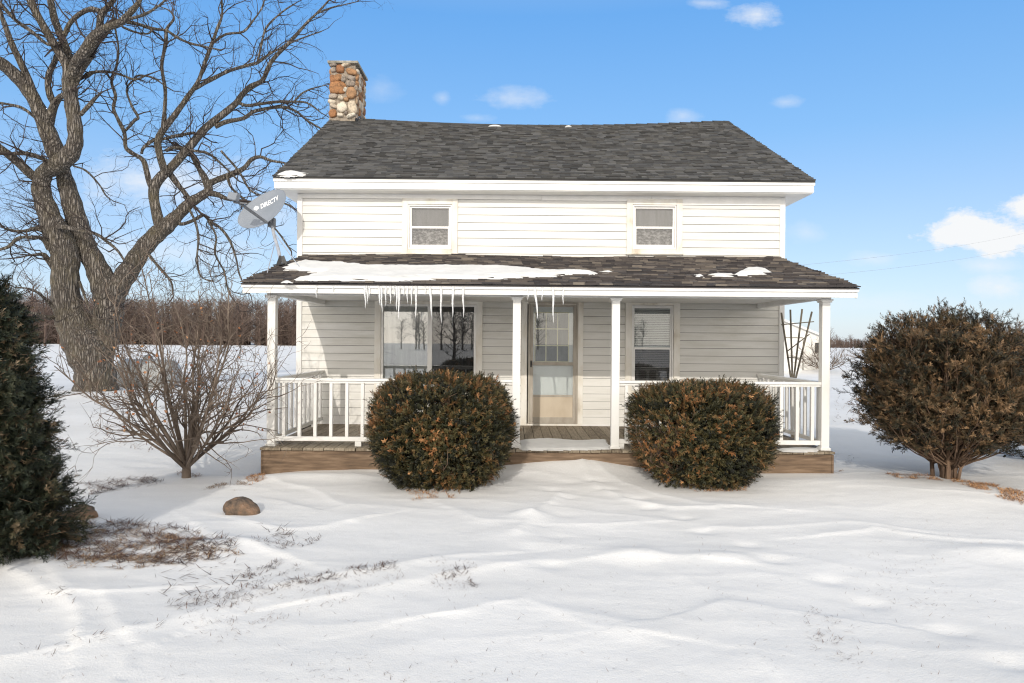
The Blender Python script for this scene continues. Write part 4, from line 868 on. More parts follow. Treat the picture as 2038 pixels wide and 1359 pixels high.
# knobby surface
md = tro.modifiers.new('lumps', 'DISPLACE'); tx = bpy.data.textures.new('lumps', 'CLOUDS'); tx.noise_scale = .35; md.texture = tx; md.strength = .03; md.mid_level = .5
def grow(mb, p0, d0, length, r0, level, out, step=None, jit=.38, trop=(0, 0, .06), k=4, kids=(5, 4), decay=.42, tone=None):
    n = max(3, int(length/ (step or (.28 if level == 1 else .16 if level == 2 else .10))))
    pts = [p0]; d = d0/np.linalg.norm(d0); ds = [d]; sl_ = length/n; J = rng.normal(size=(n, 3))*jit
    for i in range(n):
        d = d+J[i]+np.array(trop)+.0*out; d /= np.linalg.norm(d); pts.append(pts[-1]+d*sl_); ds.append(d)
    pts = np.array(pts); rad = r0*(1-np.linspace(0, 1, n+1)*.72)
    mb.tube(pts, rad, k if level == 1 else 3, c=rng.random() if tone is None else tone, cap=False)
    if level <= len(kids):
        for _ in range(max(1, int(kids[level-1]*length/(1.6 if level == 1 else .7)*(.7+.6*rng.random())))):
            i = rng.integers(max(1, n//5), n+1); a = rng.normal(size=3); a -= a@ds[i]*ds[i]; a /= np.linalg.norm(a)
            nd = ds[i]*.75+a*(.55+.5*rng.random())+out*.12
            grow(mb, pts[i], nd, length*decay*(.5+.8*rng.random()), max(.0035, rad[i]*.55), level+1, out, step, jit, trop, k, kids, decay, tone)
mb = MB(); cc_ = P(230, 330, 22.2)
for li, (p, r) in enumerate(LP):
    seg = np.linalg.norm(np.diff(p, axis=0), axis=1); Lt = seg.sum()
    dens = 2.7
    if li in (0, 1): dens = .55
    n = int(Lt*dens)+2
    for _ in range(n):
        i = int(len(p)*(.25+.75*rng.random()**.8)) if li > 2 else int(len(p)*(.42+.58*rng.random()))
        i = min(i, len(p)-2)
        if li < 2 and p[i][2] < 6.2 and rng.random() < .6: continue
        t = p[i+1]-p[i]; t /= np.linalg.norm(t); a = rng.normal(size=3)*np.array([1, 1.2, 1]); a -= a@t*t; a /= np.linalg.norm(a)
        out_ = p[i]-cc_; out_ = out_/(np.linalg.norm(out_)+.1)
        Ln = (.7+1.5*rng.random())*(1 if r[i] > .03 else .75); r0 = min(r[i]*.55, .007+.010*Ln)
        lowr = p[i][0] > -10.5 and p[i][2] < 6.8
        grow(mb, p[i], t*.5+a*.9+out_*.25, Ln, r0, 1, out_, trop=(0, 0, -.05 if lowr else .05), kids=(6, 3.2))
    grow(mb, p[-1], p[-1]-p[-3], 1.0, max(.006, r[-1]), 1, (p[-1]-cc_)/5, kids=(6, 3.2))
# clusters of water sprouts left of the fork
for k in range(30):
    p = P(95+rng.normal()*6, 480-rng.random()*70, 21.4); a = np.array([-1.0, -.2*rng.normal(), .55*rng.random()+.1]); grow(mb, p, a, 1.1+1.0*rng.random(), .018, 1, np.array([-1., 0, .2]), kids=(5, 3))
mb.build('crown', twig_m, tree)

# ================================================================== bare shrub
def bare_shrub(name, bx, by, spread, height, n, label, r0=.021, seed=3, leaves=True, kids=(7, 3), group=None):
    zb = gz_(bx, by); sh = empty(name, label, 'shrub', (bx, by, zb), group); st = MB(); tw = MB(); lf = []
    st.tube([(bx, by, zb-.08), (bx, by, zb+.10), (bx+.01, by, zb+.20)], [r0*2.9, r0*2.4, r0*2.0], 9)
    for i in range(n):
        a = 2*math.pi*i/n+rng.normal()*.3; sp_ = (.25+.75*rng.random()**.7)
        ca_ = math.cos(a)*(1.22 if math.cos(a) < 0 else .85); d = np.array([ca_*sp_*spread, math.sin(a)*sp_*spread*.8, height*(1.02-.60*sp_**2)*(.85+.2*rng.random())])
        Lb = np.linalg.norm(d); m = 7; t = np.linspace(0, 1, m)
        bend = np.array([math.cos(a), math.sin(a)*.8, 0])*spread*.16*sp_
        p = np.array([bx, by, zb+.08+.08*rng.random()])+t[:, None]*d+(np.sin(t*math.pi))[:, None]*bend+np.cumsum(rng.normal(size=(m, 3))*.055*Lb/2.2, 0)*t[:, None]
        p = crom(p, 3); rr_ = r0*(.75+.5*rng.random())*(1-.78*np.linspace(0, 1, len(p))**.8)
        st.tube(p, rr_, 6, c=rng.random())
        for q in range(int(13*Lb/2)+3):
            j = rng.integers(int(len(p)*.22), len(p)-1); tt = p[j+1]-p[j]; tt /= np.linalg.norm(tt); w_ = rng.normal(size=3); w_ -= w_@tt*tt; w_ /= np.linalg.norm(w_)
            grow(tw, p[j], tt+w_*.7, (.35+.55*rng.random())*1.0, rr_[j]*.75, 1, np.array([0, 0, 1.]), step=.10, jit=.27, trop=(0, 0, .03), kids=kids, decay=.5)
            if leaves and rng.random() < .22: lf.append(p[j]+tt*.3+w_*.25)
    st.build('stems', shrubw_m, sh, smooth=True); tw.build('twigs', shrubw_m, sh)
    if leaves:
        lm = MB(); pos = np.array(lf); TV = np.array([(0, 0, 0), (.018, .006, .018), (0, 0, .05), (-.018, .006, .018)]); pos = np.repeat(pos, 2, 0)+rng.normal(size=(len(pos)*2, 3))*.03
        scatter(lm, TV, [(0, 1, 2, 3)], pos, rng.normal(size=(len(pos), 3)), .5+.6*rng.random(len(pos)), rng.random(len(pos))); lm.build('dead_leaves', leaf_m, sh)
    return sh
b0 = G(371, 948); bare_shrub('bare_shrub', b0[0], b0[1], 1.22, 2.5, 25, 'leafless multi stemmed shrub standing in snow left of the porch')
bare_shrub('bare_shrub', 17.9, 39.0, 1.6, 1.9, 14, 'small distant leafless shrub behind the right porch post', r0=.03, leaves=False, kids=(4, 2))

# ================================================================== yews
def needle_template(L=.085, n=9, nl=.024, nw=.0055, curl=.35):
    V = []; F = []
    V += [(-.0018, 0, 0), (.0018, 0, 0), (.001, 0, L), (-.001, 0, L)]; F.append((0, 1, 2, 3))
    for i in range(n):
        z = L*(.12+.88*i/(n-1)); a = i*2.39996; l = nl*(1-.3*i/n)
        for sg in (0, 1):
            aa = a+math.pi*sg+.4*(i % 3); dx, dy = math.cos(aa), math.sin(aa)*.8; px_, py_ = -math.sin(aa), math.cos(aa)
            b = len(V); V += [(px_*nw/2, py_*nw/2, z), (-px_*nw/2, -py_*nw/2, z), (dx*l-px_*nw*.3, dy*l-py_*nw*.3, z+l*.55), (dx*l+px_*nw*.3, dy*l+py_*nw*.3, z+l*.55)]
            F.append((b, b+1, b+2, b+3))
    return np.array(V), np.array(F)
TVn, TFn = needle_template()
def clipped_yew(cx, cy, rx, ry, h, label, seed, tilt=0.0, thin=None, nspr=14000, snow=False):
    zb = gz_(cx, cy); o = empty('clipped_yew', label, 'bush', (cx, cy, zb), 'clipped yew bushes in front of the porch')
    st = MB()
    for i in range(46):
        a = rng.random()*2*math.pi; e = rng.random()*.9+.25; d = np.array([math.cos(a)*rx*math.cos(e)*.98, math.sin(a)*ry*math.cos(e)*.98, h*.93*math.sin(e)+.1])
        m = 6; t = np.linspace(0, 1, m); p = np.array([cx+.1*math.cos(a), cy+.1*math.sin(a), zb-.03])+t[:, None]*d; p[:, 2] -= 0; p += rng.normal(size=(m, 3))*.025*t[:, None]
        st.tube(crom(p, 2), .015*(1-.7*np.linspace(0, 1, 2*m-1)), 5, c=rng.random(), cap=False)
        for q in range(7):
            j = rng.integers(2, m); w_ = rng.normal(size=3)*.5; w_[2] = abs(w_[2])
            grow(st, p[j], d/np.linalg.norm(d)*.6+w_, .22, .006, 2, d, step=.05, jit=.15, kids=(0, 3), decay=.5)
    st.build('branches', yewst_m, o)
    # foliage shell
    n = nspr; D_ = rng.normal(size=(int(n*1.4), 3)); D_ /= np.linalg.norm(D_, axis=1, keepdims=True); D_ = D_[D_[:, 2] > -.80][:n]; n = len(D_)
    ex = 4.2; nr = (np.abs(D_[:, 0])**ex+np.abs(D_[:, 1])**ex+np.abs(D_[:, 2])**ex)**(-1/ex)
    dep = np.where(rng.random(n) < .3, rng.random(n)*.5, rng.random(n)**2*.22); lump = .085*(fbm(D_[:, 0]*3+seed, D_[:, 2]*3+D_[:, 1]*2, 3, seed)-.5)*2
    rr_ = nr*(1-dep)*(1+lump)
    ragged = (rng.random(n) < .12)*rng.random(n)*.09; rr_ = rr_+ragged
    zc = h*.50; pz = D_[:, 2]*rr_*h*.52+zc; taper = 1-.30*np.clip((.50*h-pz)/(.5*h), 0, 1)**1.4
    pos = np.stack([cx+D_[:, 0]*rr_*rx*taper+tilt*(pz-zc), cy+D_[:, 1]*rr_*ry*taper, zb+pz], 1)
    keep = pos[:, 2] > zb+.02
    gap = fbm(D_[:, 0]*5+seed*3, D_[:, 2]*6+2*D_[:, 1], 2, seed+5); keep &= ~((gap < .24) & (rng.random(n) < .75))
    if thin is not None: keep &= ~(thin(D_) & (rng.random(n) < .72))
    cl = fbm(pos[:, 0]*7, pos[:, 2]*7+pos[:, 1]*5, 3, seed+9)
    tone = np.clip(.07+.60*rng.random(n)**1.25+.80*(cl-.5)+.36*np.clip(pz/h-.62, 0, 1)*rng.random(n)+(rng.random(n) < .06)*.35-.45*dep, 0, 1)  # deeper sprigs toned darker: shade inside the bush put into the colour
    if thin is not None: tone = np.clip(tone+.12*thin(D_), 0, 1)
    dirs = D_*np.array([1/rx, 1/ry, 1/h])*.8+rng.normal(size=(n, 3))*.50+np.array([0, 0, .45])
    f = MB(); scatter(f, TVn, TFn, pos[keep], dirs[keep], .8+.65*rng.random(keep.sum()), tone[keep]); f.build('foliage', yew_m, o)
    return o
by1 = clipped_yew(-.81, 8.12, .76, .66, 1.20, 'left clipped rusty green yew bush hiding the picture window sill', 3)
by2 = clipped_yew(2.30, 8.34, .78, .62, 1.13, 'right clipped yew bush with bare woody left flank', 8, thin=lambda D: (D[:, 0] < -.45) & (D[:, 2] < .35))
zt_ = gz_(-.8, 8.12)+1.24
mb = MB()
for (dx, dy, r_, h_) in ((-.16, -.10, .05, .02), (-.08, -.12, .04, .018), (-.20, -.06, .035, .02), (-.11, -.17, .03, .015)):
    V = IV*np.array([r_*1.2, r_, h_])*(1+.3*(fbm(IV[:, 0]*2+dx*50, IV[:, 1]*2, 2, 4)-.5))[:, None]; mb.raw(V+np.array([-.8+dx+.02, 8.12+dy-.25, zt_-.055]), IF)
tag(mb.build('snow_clump', packed_m, smooth=True, loc=(-.92, 7.75, zt_)), 'little clump of snow caught on top of left yew bush', 'snow clump')

def open_yew(name, bx, by, reach, h, nb, label, mat, seed, stems=13, conical=False, lo=.12, spr=26, tmpl=(TVn, TFn), tb_=.30, scale=1.0, cen=None):
    zb = gz_(bx, by); o = empty(name, label, 'evergreen', (bx, by, zb)); st = MB(); PS = []; DS = []; TS = []
    roots = []
    for i in range(stems):
        a = 2*math.pi*i/stems+rng.normal()*.3; rr_ = .05+.16*rng.random() if stems > 1 else 0; r0 = .019+.014*rng.random() if stems > 1 else .06
        p0 = np.array([bx+math.cos(a)*rr_, by+math.sin(a)*rr_*.7, zb-.1]); top = np.array([bx+math.cos(a)*reach*(.38 if stems > 1 else 0), by+math.sin(a)*reach*.3*(stems > 1), zb+h*(.80+.1*rng.random())])
        t = np.linspace(0, 1, 8); p = p0+(top-p0)*t[:, None]; p[:, 0] -= (top-p0)[0]*.5*np.sin(t*math.pi)*.5; p += rng.normal(size=(8, 3))*.02
        st.tube(crom(p, 2), r0*(1-.8*np.linspace(0, 1, 15)), 7, c=rng.random()); roots.append(p)
    for i in range(nb):
        rt = roots[rng.integers(len(roots))]; 
        a = rng.random()*2*math.pi; u_ = rng.random()
        if conical:
            zt = lo*h+(h*1.0-lo*h)*u_; R_ = reach*(1-(zt/h))**.78*(.80+.26*rng.random())+.02; z0_ = max(.05, zt-.35*R_-.05)
            end = np.array([bx+math.cos(a)*R_, by+math.sin(a)*R_, zb+zt]); s0 = np.array([bx, by, zb+z0_])
        else:
            el = math.asin(min(1, -.40+1.38*u_)); lum = .70+.55*fbm(np.array([a*1.8+seed]), np.array([el*3.0]), 3, seed)[0]+(.10*rng.random() if rng.random() < .1 else 0)
            lum *= (1.06 if el > .9 else 1.0); end = np.array([bx+math.cos(a)*reach*math.cos(el)*lum-.10*max(0, math.sin(el)), by+math.sin(a)*reach*.85*math.cos(el)*lum, zb+h*.54+math.sin(el)*h*.47*lum])
            j = min(7, int((end[2]-zb)/h*6)); s0 = rt[max(1, j-1 if rng.random() < .6 else int(rng.random() < .6))]+np.array([0, 0, .10*rng.random()])
            if cen is not None: end = end+cen
        d = end-s0; Ld = np.linalg.norm(d); t = np.linspace(0, 1, 7); p = s0+d*t[:, None]; p[:, 2] += (-.10 if not conical else .04)*Ld*np.sin(t*math.pi); p += rng.normal(size=(7, 3))*.02*Ld*t[:, None]
        p = crom(p, 2); st.tube(p, .011*(1-.8*np.linspace(0, 1, len(p)))+.0012, 5, c=rng.random(), cap=False)
        btone = np.clip(.22+.5*rng.random(), 0, 1)
        for q in range(9):
            f_ = 1-rng.random()**1.4*(.50 if not conical else .7); j = min(len(p)-2, int(f_*(len(p)-1))); tt = p[j+1]-p[j]; tt /= np.linalg.norm(tt)
            w_ = rng.normal(size=3)*np.array([1, 1, .55]); w_ -= w_@tt*tt; w_ /= np.linalg.norm(w_); sd = tt*.8+w_*.75+np.array([0, 0, .12]); sd /= np.linalg.norm(sd); sl_ = (.14+.20*rng.random())*scale
            q0 = p[j]; m = max(3, int(spr/9*3.0)); ss = rng.random(m)**.7
            st.tube([q0, q0+sd*sl_*.5+[0, 0, .01], q0+sd*sl_], [.0032, .002, .0012], 3, c=rng.random(), cap=False)
            PS.append(q0+sd*sl_*ss[:, None]+rng.normal(size=(m, 3))*.012); DS.append(sd+rng.normal(size=(m, 3))*.55+[0, 0, .15]); TS.append(np.clip(btone*1.25-.1+rng.normal(size=m)*.18+(rng.random(m) < .05)*.4-.25*(1-f_), 0, 1))  # sprigs nearer the stem get a darker tone, painting the inner shade
    st.build('branches', yewst_m, o, smooth=False)
    PS, DS, TS = np.vstack(PS), np.vstack(DS), np.concatenate(TS); k = PS[:, 2] > zb+.03
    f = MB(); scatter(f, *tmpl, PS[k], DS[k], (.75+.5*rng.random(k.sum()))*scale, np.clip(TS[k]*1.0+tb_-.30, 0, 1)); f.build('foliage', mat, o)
    return o
b1 = G(1878, 952); open_yew('spreading_yew', b1[0]+.06, b1[1], 1.06, 2.02, 370, 'wild spreading brown green yew with clustered bare trunks right of porch', yew2_m, 5)
open_yew('spreading_yew', 7.95, 9.9, 1.15, 1.85, 330, 'second brown yew at right frame edge beyond the spreading yew', yew2_m, 9)
TVd, TFd = needle_template(.10, 12, .030, .005)
open_yew('dark_evergreen', -4.27, 5.35, .61, 2.0, 480, 'tall dark conical evergreen cut off by the left frame edge', dark_m, 12, stems=1, conical=True, lo=.03, spr=27, tmpl=(TVd, TFd))

# ================================================================== propane tank, rocks, garage, poles
tc_ = P(294, 744, 24.0); tk = empty('propane_tank', 'weathered grey propane tank lying behind the leafless shrub', 'tank', (tc_[0], tc_[1], gz_(tc_[0], tc_[1])))
rt, Lt = .52, 1.15; prof = [(0.001, -Lt)]+[(rt*math.sin(a), -Lt+.28*(1-math.cos(a))) for a in np.linspace(.15, math.pi/2, 8)]+[(rt*math.sin(a), Lt-.28*(1-math.cos(a))) for a in np.linspace(math.pi/2, .15, 8)]+[(.001, Lt)]
prof = [(r, h) for r, h in prof]; mb = MB(); mb.lathe(prof, tc_, 'x', 28); V = mb.V[0]-tc_; a = R(-10); V = np.stack([V[:, 0]*math.cos(a)-V[:, 1]*math.sin(a), V[:, 0]*math.sin(a)+V[:, 1]*math.cos(a), V[:, 2]], 1)+tc_; mb.V[0] = V
mb.build('tank_body', tank_m, tk, smooth=True)
mb = MB(); mb.lathe([(.001, .16), (.10, .15), (.16, .09), (.17, 0)], tc_+[0, 0, rt-.01], 'z', 16); mb.build('valve_dome', tank_m, tk, smooth=True)
for s_ in (-.6, .6): mb = MB(); mb.box(tc_[0]+s_-.06, tc_[0]+s_+.06, tc_[1]-.3, tc_[1]+.3, ORG[tk.name][2]-.1, tc_[2]-.38); mb.build('leg', concrete_m, tk)
def rock(px, py, r, label, seed, sink=.3):
    p = G(px, py); zb = gz_(p[0], p[1]); mb = MB(); n = fbm(IV[:, 0]*1.3+seed, IV[:, 1]*1.3+IV[:, 2], 3, seed)-.5
    V = IV*(1+.75*n)[:, None]*np.array(r); V[:, 2] += .25*V[:, 0]*-0.35; mb.raw(V+np.array([p[0], p[1], zb+r[2]*(1-2*sink)]), IF); tag(mb.build('rock', rock_m, smooth=True, loc=(p[0], p[1], zb)), label, 'rock', 'rocks in the snow')
rock(484, 1022, (.18, .13, .115), 'brown rounded rock poking out of snow left of centre', 3, .40)
rock(160, 1026, (.15, .11, .08), 'dark flat rock half hidden beside the dark evergreen', 6)
# white garage behind
GD = 40.0; ga = P(1540, 742, GD); gar = empty('garage', 'distant white garage behind the right end of the porch', 'garage', (ga[0], GD, 0))
gx0, gx1 = P(1462, 700, GD)[0], P(1636, 700, GD)[0]; ge = P(1636, 668, GD)[2]; gp = P(1549, 634, GD)[2]; gm = (gx0+gx1)/2
mb = MB(); V = [(gx0, 0, -.3), (gx1, 0, -.3), (gx1, 0, ge), (gm, 0, gp), (gx0, 0, ge)]; V = np.array([(a, GD, c) for a, b_, c in V]+[(a, GD+8, c) for a, b_, c in V])
mb.raw(V, [(0, 1, 2), (0, 2, 4), (4, 2, 3), (5, 7, 6), (5, 9, 7), (9, 8, 7)]); mb.raw(V, [(1, 6, 7, 2), (0, 4, 9, 5)])
for k in range(int((gx1-gx0)/.3)): mb.box(gx0+k*.3, gx0+k*.3+.03, GD-.012, GD-.001, 0, ge+ (gp-ge)*(1-abs((gx0+k*.3-gm)/(gm-gx0)))-.05)
mb.build('wall', shed_m, gar)
mb = MB()
for s_ in (1, -1):
    xe = gm+s_*(gx1-gm+.2); zz_ = ge-.07; V = [(gm, GD-.2, gp+.08), (xe, GD-.2, zz_+.04), (xe, GD+8.2, zz_+.04), (gm, GD+8.2, gp+.08)]; V = V+[(a, b_, c-.12) for a, b_, c in V]
    mb.raw(V, [(0, 1, 2, 3), (7, 6, 5, 4), (0, 4, 5, 1), (1, 5, 6, 2), (2, 6, 7, 3)])
mb.build('roof', packed_m, gar)
a, c = P(1500, 700, GD)[0], P(1597, 700, GD)[0]; mb = MB(); mb.box(a, c, GD-.03, GD-.013, .03, P(1580, 673, GD)[2]); 
dg = mb.build('garage_door', white, gar); m2 = MB(); m2.box(c+.001, c+.05, GD-.035, GD-.014, .02, P(1580, 673, GD)[2]); m2.box(a, c, GD-.036, GD-.0305, P(1580, 673, GD)[2], P(1580, 673, GD)[2]+.05); m2.box(a, c, GD-.036, GD-.0305, .01, .05); m2.build('door_trim', wood_g, dg)
a, c = P(1622, 700, GD)[0], P(1629, 700, GD)[0]; MB().box(a, c, GD-.03, GD-.013, P(1625, 702, GD)[2], P(1625, 682, GD)[2]).build('window', dark_metal, gar)
pole = empty('utility_pole', 'wooden utility pole out in the field right of the garage', 'utility pole', (33, 42, 0)); mb = MB(); mb.tube([(33, 42, -.3), (33, 42, 10.4)], [.16, .11], 10); mb.build('pole', wood_g, pole)
WR = .0035
def wire(name, a, b_, sag, lb):
    t = np.linspace(0, 1, 24); p = np.array(a)*(1-t)[:, None]+np.array(b_)*t[:, None]; p[:, 2] -= sag*4*t*(1-t); tag(MB().tube(p, WR, 5).build(name, wire_m, loc=tuple(a)), lb, 'power line', 'power lines at right')
wire('power_line', (33, 42, 9.0), (4.6, 19, 3.6), .35, 'upper thin power line crossing the sky at right')
wire('power_line', (33, 42, 8.1), (4.6, 19, 3.3), .35, 'lower thin power line crossing the sky at right')
tw = P(1813, 690, 330); tow = empty('radio_mast', 'thin distant radio mast above the spreading yew', 'mast', (tw[0], 330, 0)); mb = MB(); mb.tube([(tw[0], 330, -1), (tw[0], 330, 17)], [.22, .12], 4); mb.build('pole', wire_m, tow)

# ================================================================== woods
def tree_template(h, nb, seed, k=3, brush=False, nw=5):
    r_ = np.random.default_rng(seed); mb = MB(); p = [np.array([0, 0, -.5])]; m = 7
    for i in range(m): p.append(p[-1]+np.array([r_.normal()*.03*h/6, r_.normal()*.03*h/6, (h*.85+.5)/m]))
    p = np.array(p); mb.tube(p, .018*h*(1-.85*np.linspace(0, 1, m+1))+.01, 5, cap=False, c=.35)
    for i in range(nb):
        z = (.18+.8*r_.random()) if not brush else r_.random()*.9; j = min(m-1, int(z*m)); a = r_.random()*6.283; l = h*(.16+.22*r_.random())*(1.15-.6*z); el = .5+.6*r_.random()
        d = np.array([math.cos(a)*math.cos(el), math.sin(a)*math.cos(el), math.sin(el)]); q = [p[j]+(p[j+1]-p[j])*r_.random()]
        for s_ in range(3): d = d+r_.normal(size=3)*.22+[0, 0, .08]; d /= np.linalg.norm(d); q.append(q[-1]+d*l/3)
        q = np.array(q); mb.tube(q, [.0048*h, .0036*h, .0024*h, .0012*h], 3, cap=False, c=.3+.6*r_.random())
        for w_ in range(nw):
            jj = r_.integers(1, 4); dd = d+r_.normal(size=3)*.6+[0, 0, .15]; dd /= np.linalg.norm(dd); e_ = q[jj]+dd*l*.45*(.5+r_.random()); mb.tube([q[jj], (q[jj]+e_)/2+r_.normal(size=3)*.05, e_], [.002*h, .0015*h, .0008*h], 3, cap=False, c=.45+.55*r_.random())
    V = np.vstack(mb.V); F4 = [f for f, c in mb.F if f.shape[1] == 4]; C = np.concatenate([c for f, c in mb.F if f.shape[1] == 4]); return V, np.vstack(F4), C
TT_ = [tree_template(12, 46, 100+i) for i in range(5)]; TB_ = [tree_template(12, 26, 200+i, brush=True, nw=3) for i in range(4)]
def forest(name, label, spots, hs, kind='stuff', tsh=0, T=TT_, wd=1.25):
    mb = MB()
    for (x, y), hh_ in zip(spots, hs):
        V, F, C = T[rng.integers(len(T))]; a = rng.random()*6.28; s_ = hh_/12; c, s = math.cos(a), math.sin(a)
        V2 = np.stack([(V[:, 0]*c-V[:, 1]*s)*s_*wd, (V[:, 0]*s+V[:, 1]*c)*s_*wd, V[:, 2]*s_], 1)+np.array([x, y, 0]); mb.raw(V2, F, np.clip(C*.8+tsh+.35*(rng.random()-.5)+.1, 0, 1))
    return tag(mb.build(name, woods_m), label, 'woods', kind=kind)
sp_ = []; hs = []
for row in range(8):
    n = 64
    for i in range(n): sp_.append((-215+i*(250/n)+rng.normal()*2.5, 196+row*6+rng.normal()*2)); hs.append(11.5+2.5*rng.random()+row*.4)
forest('woods', 'dense brown leafless woods along the far edge of left field', sp_, hs)
sp_ = [(-200+rng.random()*235, 191+rng.random()*26) for _ in range(900)]; forest('underbrush', 'tangled brown brush at the foot of the far woods', sp_, [5+5*rng.random() for _ in sp_], T=TB_, wd=2.2, tsh=-.12)
sp_ = [(90+rng.random()*270, 300+rng.random()*40) for _ in range(900)]; forest('distant_woods', 'low hazy tree line on the right horizon', sp_, [3.2+2.2*rng.random() for _ in sp_], T=TB_, wd=3.0, tsh=-.05)
sp_ = [(-200+rng.random()*400, -95-rng.random()*25) for _ in range(150)]; forest('far_woods', 'tree line across the road reflected in the front windows', sp_, [6+3*rng.random() for _ in sp_])
def far_tree(px, D, h, lb, group, cat='tree', wide=1.2):
    x = P(px, 690, D)[0]; V, F, C = TT_[rng.integers(5)]; s_ = h/12
    o = empty('leafless_tree', lb, cat, (x, D, 0), group); mb = MB(); k = C == .35
    # trunk faces are the first ring faces; the rest is the crown
    V2 = V*np.array([s_*wide, s_*wide, s_])+np.array([x, D, 0]); mb.raw(V2, F[k], .3); mb.build('trunk', woods_m, o); mb = MB(); mb.raw(V2, F[~k], np.clip(C[~k]*.8, 0, 1)); mb.build('crown', woods_m, o)
for i, (px, D, h, lb) in enumerate(((1945, 120, 6.0, 'leafless tree standing just right of the spreading yew top'), (1975, 128, 7.4, 'slender taller leafless tree near the right frame edge'), (2005, 118, 5.8, 'short bushy leafless tree second from right frame edge'), (2032, 124, 6.4, 'leafless tree cut by the right frame edge'),
                                    (1693, 260, 5.6, 'left thin bare tree on the right horizon'), (1702, 262, 4.0, 'middle small bare tree on the right horizon'), (1722, 258, 5.0, 'right thin bare tree on the right horizon'),
                                    (62, 130, 14.5, 'tall leafless tree rising above woods left of the big trunk'), (90, 138, 13.0, 'leafless tree close left of the big trunk above woods'), (20, 135, 13.5, 'leafless tree above the dark evergreen tip'), (172, 132, 12.0, 'leafless tree seen between the twin trunks'), (1652, 150, 5.5, 'leafless tree peeking beside the right porch post'), (1664, 170, 4.2, 'low bare tree second from the right porch post'))):
    far_tree(px, D, h, lb, 'distant leafless trees')
# the tree across the yard that mirrors in the right pane
far_tree_o = None
x_, y_ = -4.0, -24.0; V, F, C = TT_[2]; o = empty('yard_tree', 'leafless tree behind the viewer mirrored in the picture window', 'tree', (x_, y_, 0)); k = C == .35; V2 = V*np.array([.62, .62, .45])+np.array([x_, y_, 0])
mb = MB(); mb.raw(V2, F[k], .3); mb.build('trunk', woods_m, o); mb = MB(); mb.raw(V2, F[~k], .4); mb.build('crown', woods_m, o)

# ================================================================== litter on the snow
BL = np.array([(-.5, 0, 0), (.5, 0, 0), (.35, .15, .5), (-.35, .15, .5), (.0, .5, 1.0)])
def litter(name, label, polys, mat, ln, wd, tone, lie=.9, seed=0, clump=.5):
    mb = MB(); PS = []
    for (poly, n) in polys:
        q = np.array(poly, float); mn, mx = q.min(0), q.max(0); cnt = 0; qq = np.vstack([q, q[:1]])
        pts = mn+(mx-mn)*rng.random((n*6, 2)); ins = np.zeros(len(pts), bool)
        for (a, b_) in zip(qq[:-1], qq[1:]): ins ^= ((a[1] > pts[:, 1]) != (b_[1] > pts[:, 1])) & (pts[:, 0] < (b_[0]-a[0])*(pts[:, 1]-a[1])/(b_[1]-a[1]+1e-12)+a[0])
        pts = pts[ins]; w = fbm(pts[:, 0]/20, pts[:, 1]/8, 4, seed+3); pts = pts[w > clump][:n]
        if len(pts): PS.append(np.array([G(*p) for p in pts]))
    P_ = np.vstack(PS); P_[:, 2] = ground(P_[:, 0], P_[:, 1])+.004; n = len(P_)
    a = rng.random(n)*2*math.pi; d = np.stack([np.cos(a), np.sin(a), np.abs(rng.normal(size=n))*(1-lie)*1.5+.06], 1)
    TV = BL*np.array([wd, .012, ln]); F3 = np.array([(0, 1, 2, 3)])
    s_ = .4+.9*rng.random(n); d /= np.linalg.norm(d, axis=1, keepdims=True)
    u = np.cross(d, [0, 0, 1.]); u /= np.linalg.norm(u, axis=1, keepdims=True)+1e-9; v = np.cross(u, d)
    M = np.stack([u, v, d], 2)*s_[:, None, None]; V = np.einsum('nij,vj->nvi', M, TV)+P_[:, None, :]
    base = (np.arange(n)*5)[:, None]; tn = np.clip(tone[0]+(tone[1]-tone[0])*rng.random(n), 0, 1)
    i0 = mb.n; mb.raw(V.reshape(-1, 3), base+np.array([[0, 1, 2, 3]]), tn); mb.F.append((base+np.array([[3, 2, 4]]), tn))
    return tag(mb.build(name, mat), label, 'litter', kind='stuff')
litter('dead_grass', 'matted straw and needle litter showing through thin snow', [
    ([(110, 1040), (190, 1030), (330, 1050), (400, 1060), (380, 1080), (330, 1095), (470, 1105), (490, 1110), (380, 1125), (240, 1140), (110, 1105)], 5200),
    ([(340, 1062), (410, 1075), (380, 1100), (300, 1110)], 700),
    ([(350, 940), (372, 932), (405, 940), (400, 955), (355, 952)], 260), ([(400, 970), (470, 955), (500, 962), (440, 985)], 500),
    ([(1760, 945), (1850, 948), (1850, 958), (1790, 955)], 350), ([(1640, 935), (1680, 938), (1670, 945)], 80), ([(150, 790), (280, 792), (240, 806), (150, 806)], 1800), ([(90, 1090), (260, 1085), (330, 1130), (130, 1140)], 500)], litter_m, .05, .004, (.0, 1.0), seed=4, clump=.47)
litter('fallen_needles', 'orange brown fallen needles on the snow under the yews and porch corner', [([(485, 945), (525, 930), (528, 955), (495, 965)], 700), ([(805, 976), (900, 980), (905, 996), (820, 1000)], 420), ([(1350, 962), (1495, 958), (1485, 976), (1370, 978)], 1100), ([(1890, 952), (1990, 968), (2038, 985), (2038, 1012), (1960, 995), (1900, 972)], 2600), ([(1760, 944), (1850, 946), (1880, 962), (1790, 958)], 700)], needle_m, .05, .005, (0, 1.0), lie=.85, seed=24, clump=.43)
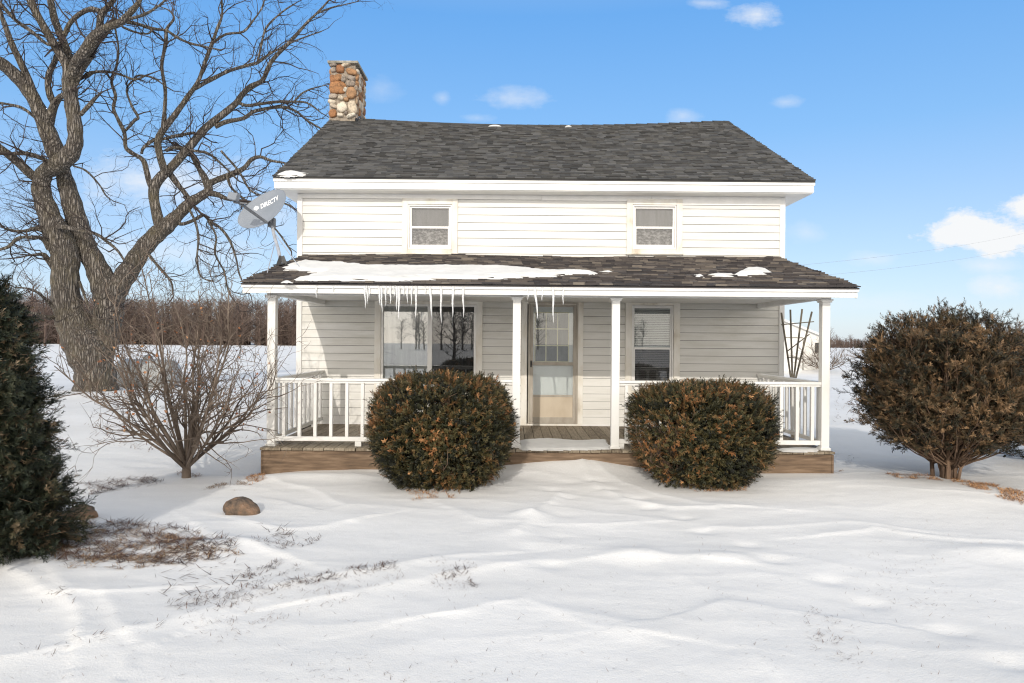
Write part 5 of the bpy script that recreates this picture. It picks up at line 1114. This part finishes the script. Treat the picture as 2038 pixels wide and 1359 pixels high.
litter('fallen_twigs', 'dark broken twigs scattered on the snowy bed at left', [([(110, 1020), (330, 1040), (400, 1060), (500, 1105), (380, 1130), (100, 1120)], 2600), ([(170, 960), (300, 945), (330, 955), (180, 985)], 700), ([(520, 1050), (620, 1070), (560, 1100)], 60), ([(300, 1130), (560, 1120), (540, 1150), (330, 1210)], 90), ([(1640, 900), (1700, 910), (1700, 930)], 30), ([(400, 770), (530, 790), (520, 860), (420, 850)], 300)], litter_m, .10, .0055, (0, .30), seed=8, clump=.45)
TR = [([(430, 1222), (560, 1176), (680, 1154), (790, 1134)], 420), ([(560, 1172), (640, 1160), (700, 1147), (785, 1136)], 260), ([(330, 1215), (440, 1190), (540, 1160), (600, 1135)], 260), ([(480, 1150), (530, 1138), (560, 1125)], 160), ([(880, 1152), (950, 1138)], 120), ([(930, 1160), (950, 1175)], 50), ([(0, 1318), (120, 1296), (300, 1260), (430, 1225)], 90), ([(500, 1085), (560, 1098), (600, 1090), (640, 1075)], 200), ([(330, 955), (280, 962), (180, 975)], 260), ([(340, 1230), (420, 1205), (520, 1180)], 120), ([(90, 1180), (140, 1188), (146, 1215), (142, 1258)], 50)]
litter('track_litter', 'dark grass and twig bits along the wheel tracks in snow', [([(x+o_[0], y+o_[1]) for (x, y) in pl for o_ in ((0, -7),)]+[(x, y+8) for (x, y) in pl[::-1]], n_) for pl, n_ in TR], litter_m, .045, .0035, (0, .3), lie=.85, seed=16, clump=.40)
litter('grass_stubble', 'sparse grey grass tips poking through the lawn snow', [([(0, 1140), (2038, 1020), (2038, 1359), (0, 1359)], 700), ([(330, 1200), (760, 1130), (820, 1160), (420, 1290)], 650), ([(850, 1120), (960, 1115), (930, 1180), (860, 1180)], 160), ([(1580, 1180), (1700, 1250), (1720, 1330), (1620, 1300)], 220), ([(1660, 1090), (1900, 1100), (1880, 1230), (1700, 1200)], 220), ([(600, 1300), (1000, 1320), (1000, 1359), (600, 1359)], 90)], litter_m, .028, .0022, (.1, .45), lie=.88, seed=6, clump=.50)
litter('field_stubble', 'faint brown stubble in the fields behind the house', [([(160, 830), (520, 800), (520, 880), (300, 900), (180, 880)], 700), ([(1660, 700), (1760, 698), (1760, 712), (1660, 712)], 900), ([(0, 700), (520, 690), (520, 700), (0, 715)], 300), ([(1660, 790), (1760, 800), (1740, 850), (1660, 840)], 150)], litter_m, .12, .010, (.1, .6), lie=.7, seed=7, clump=.46)
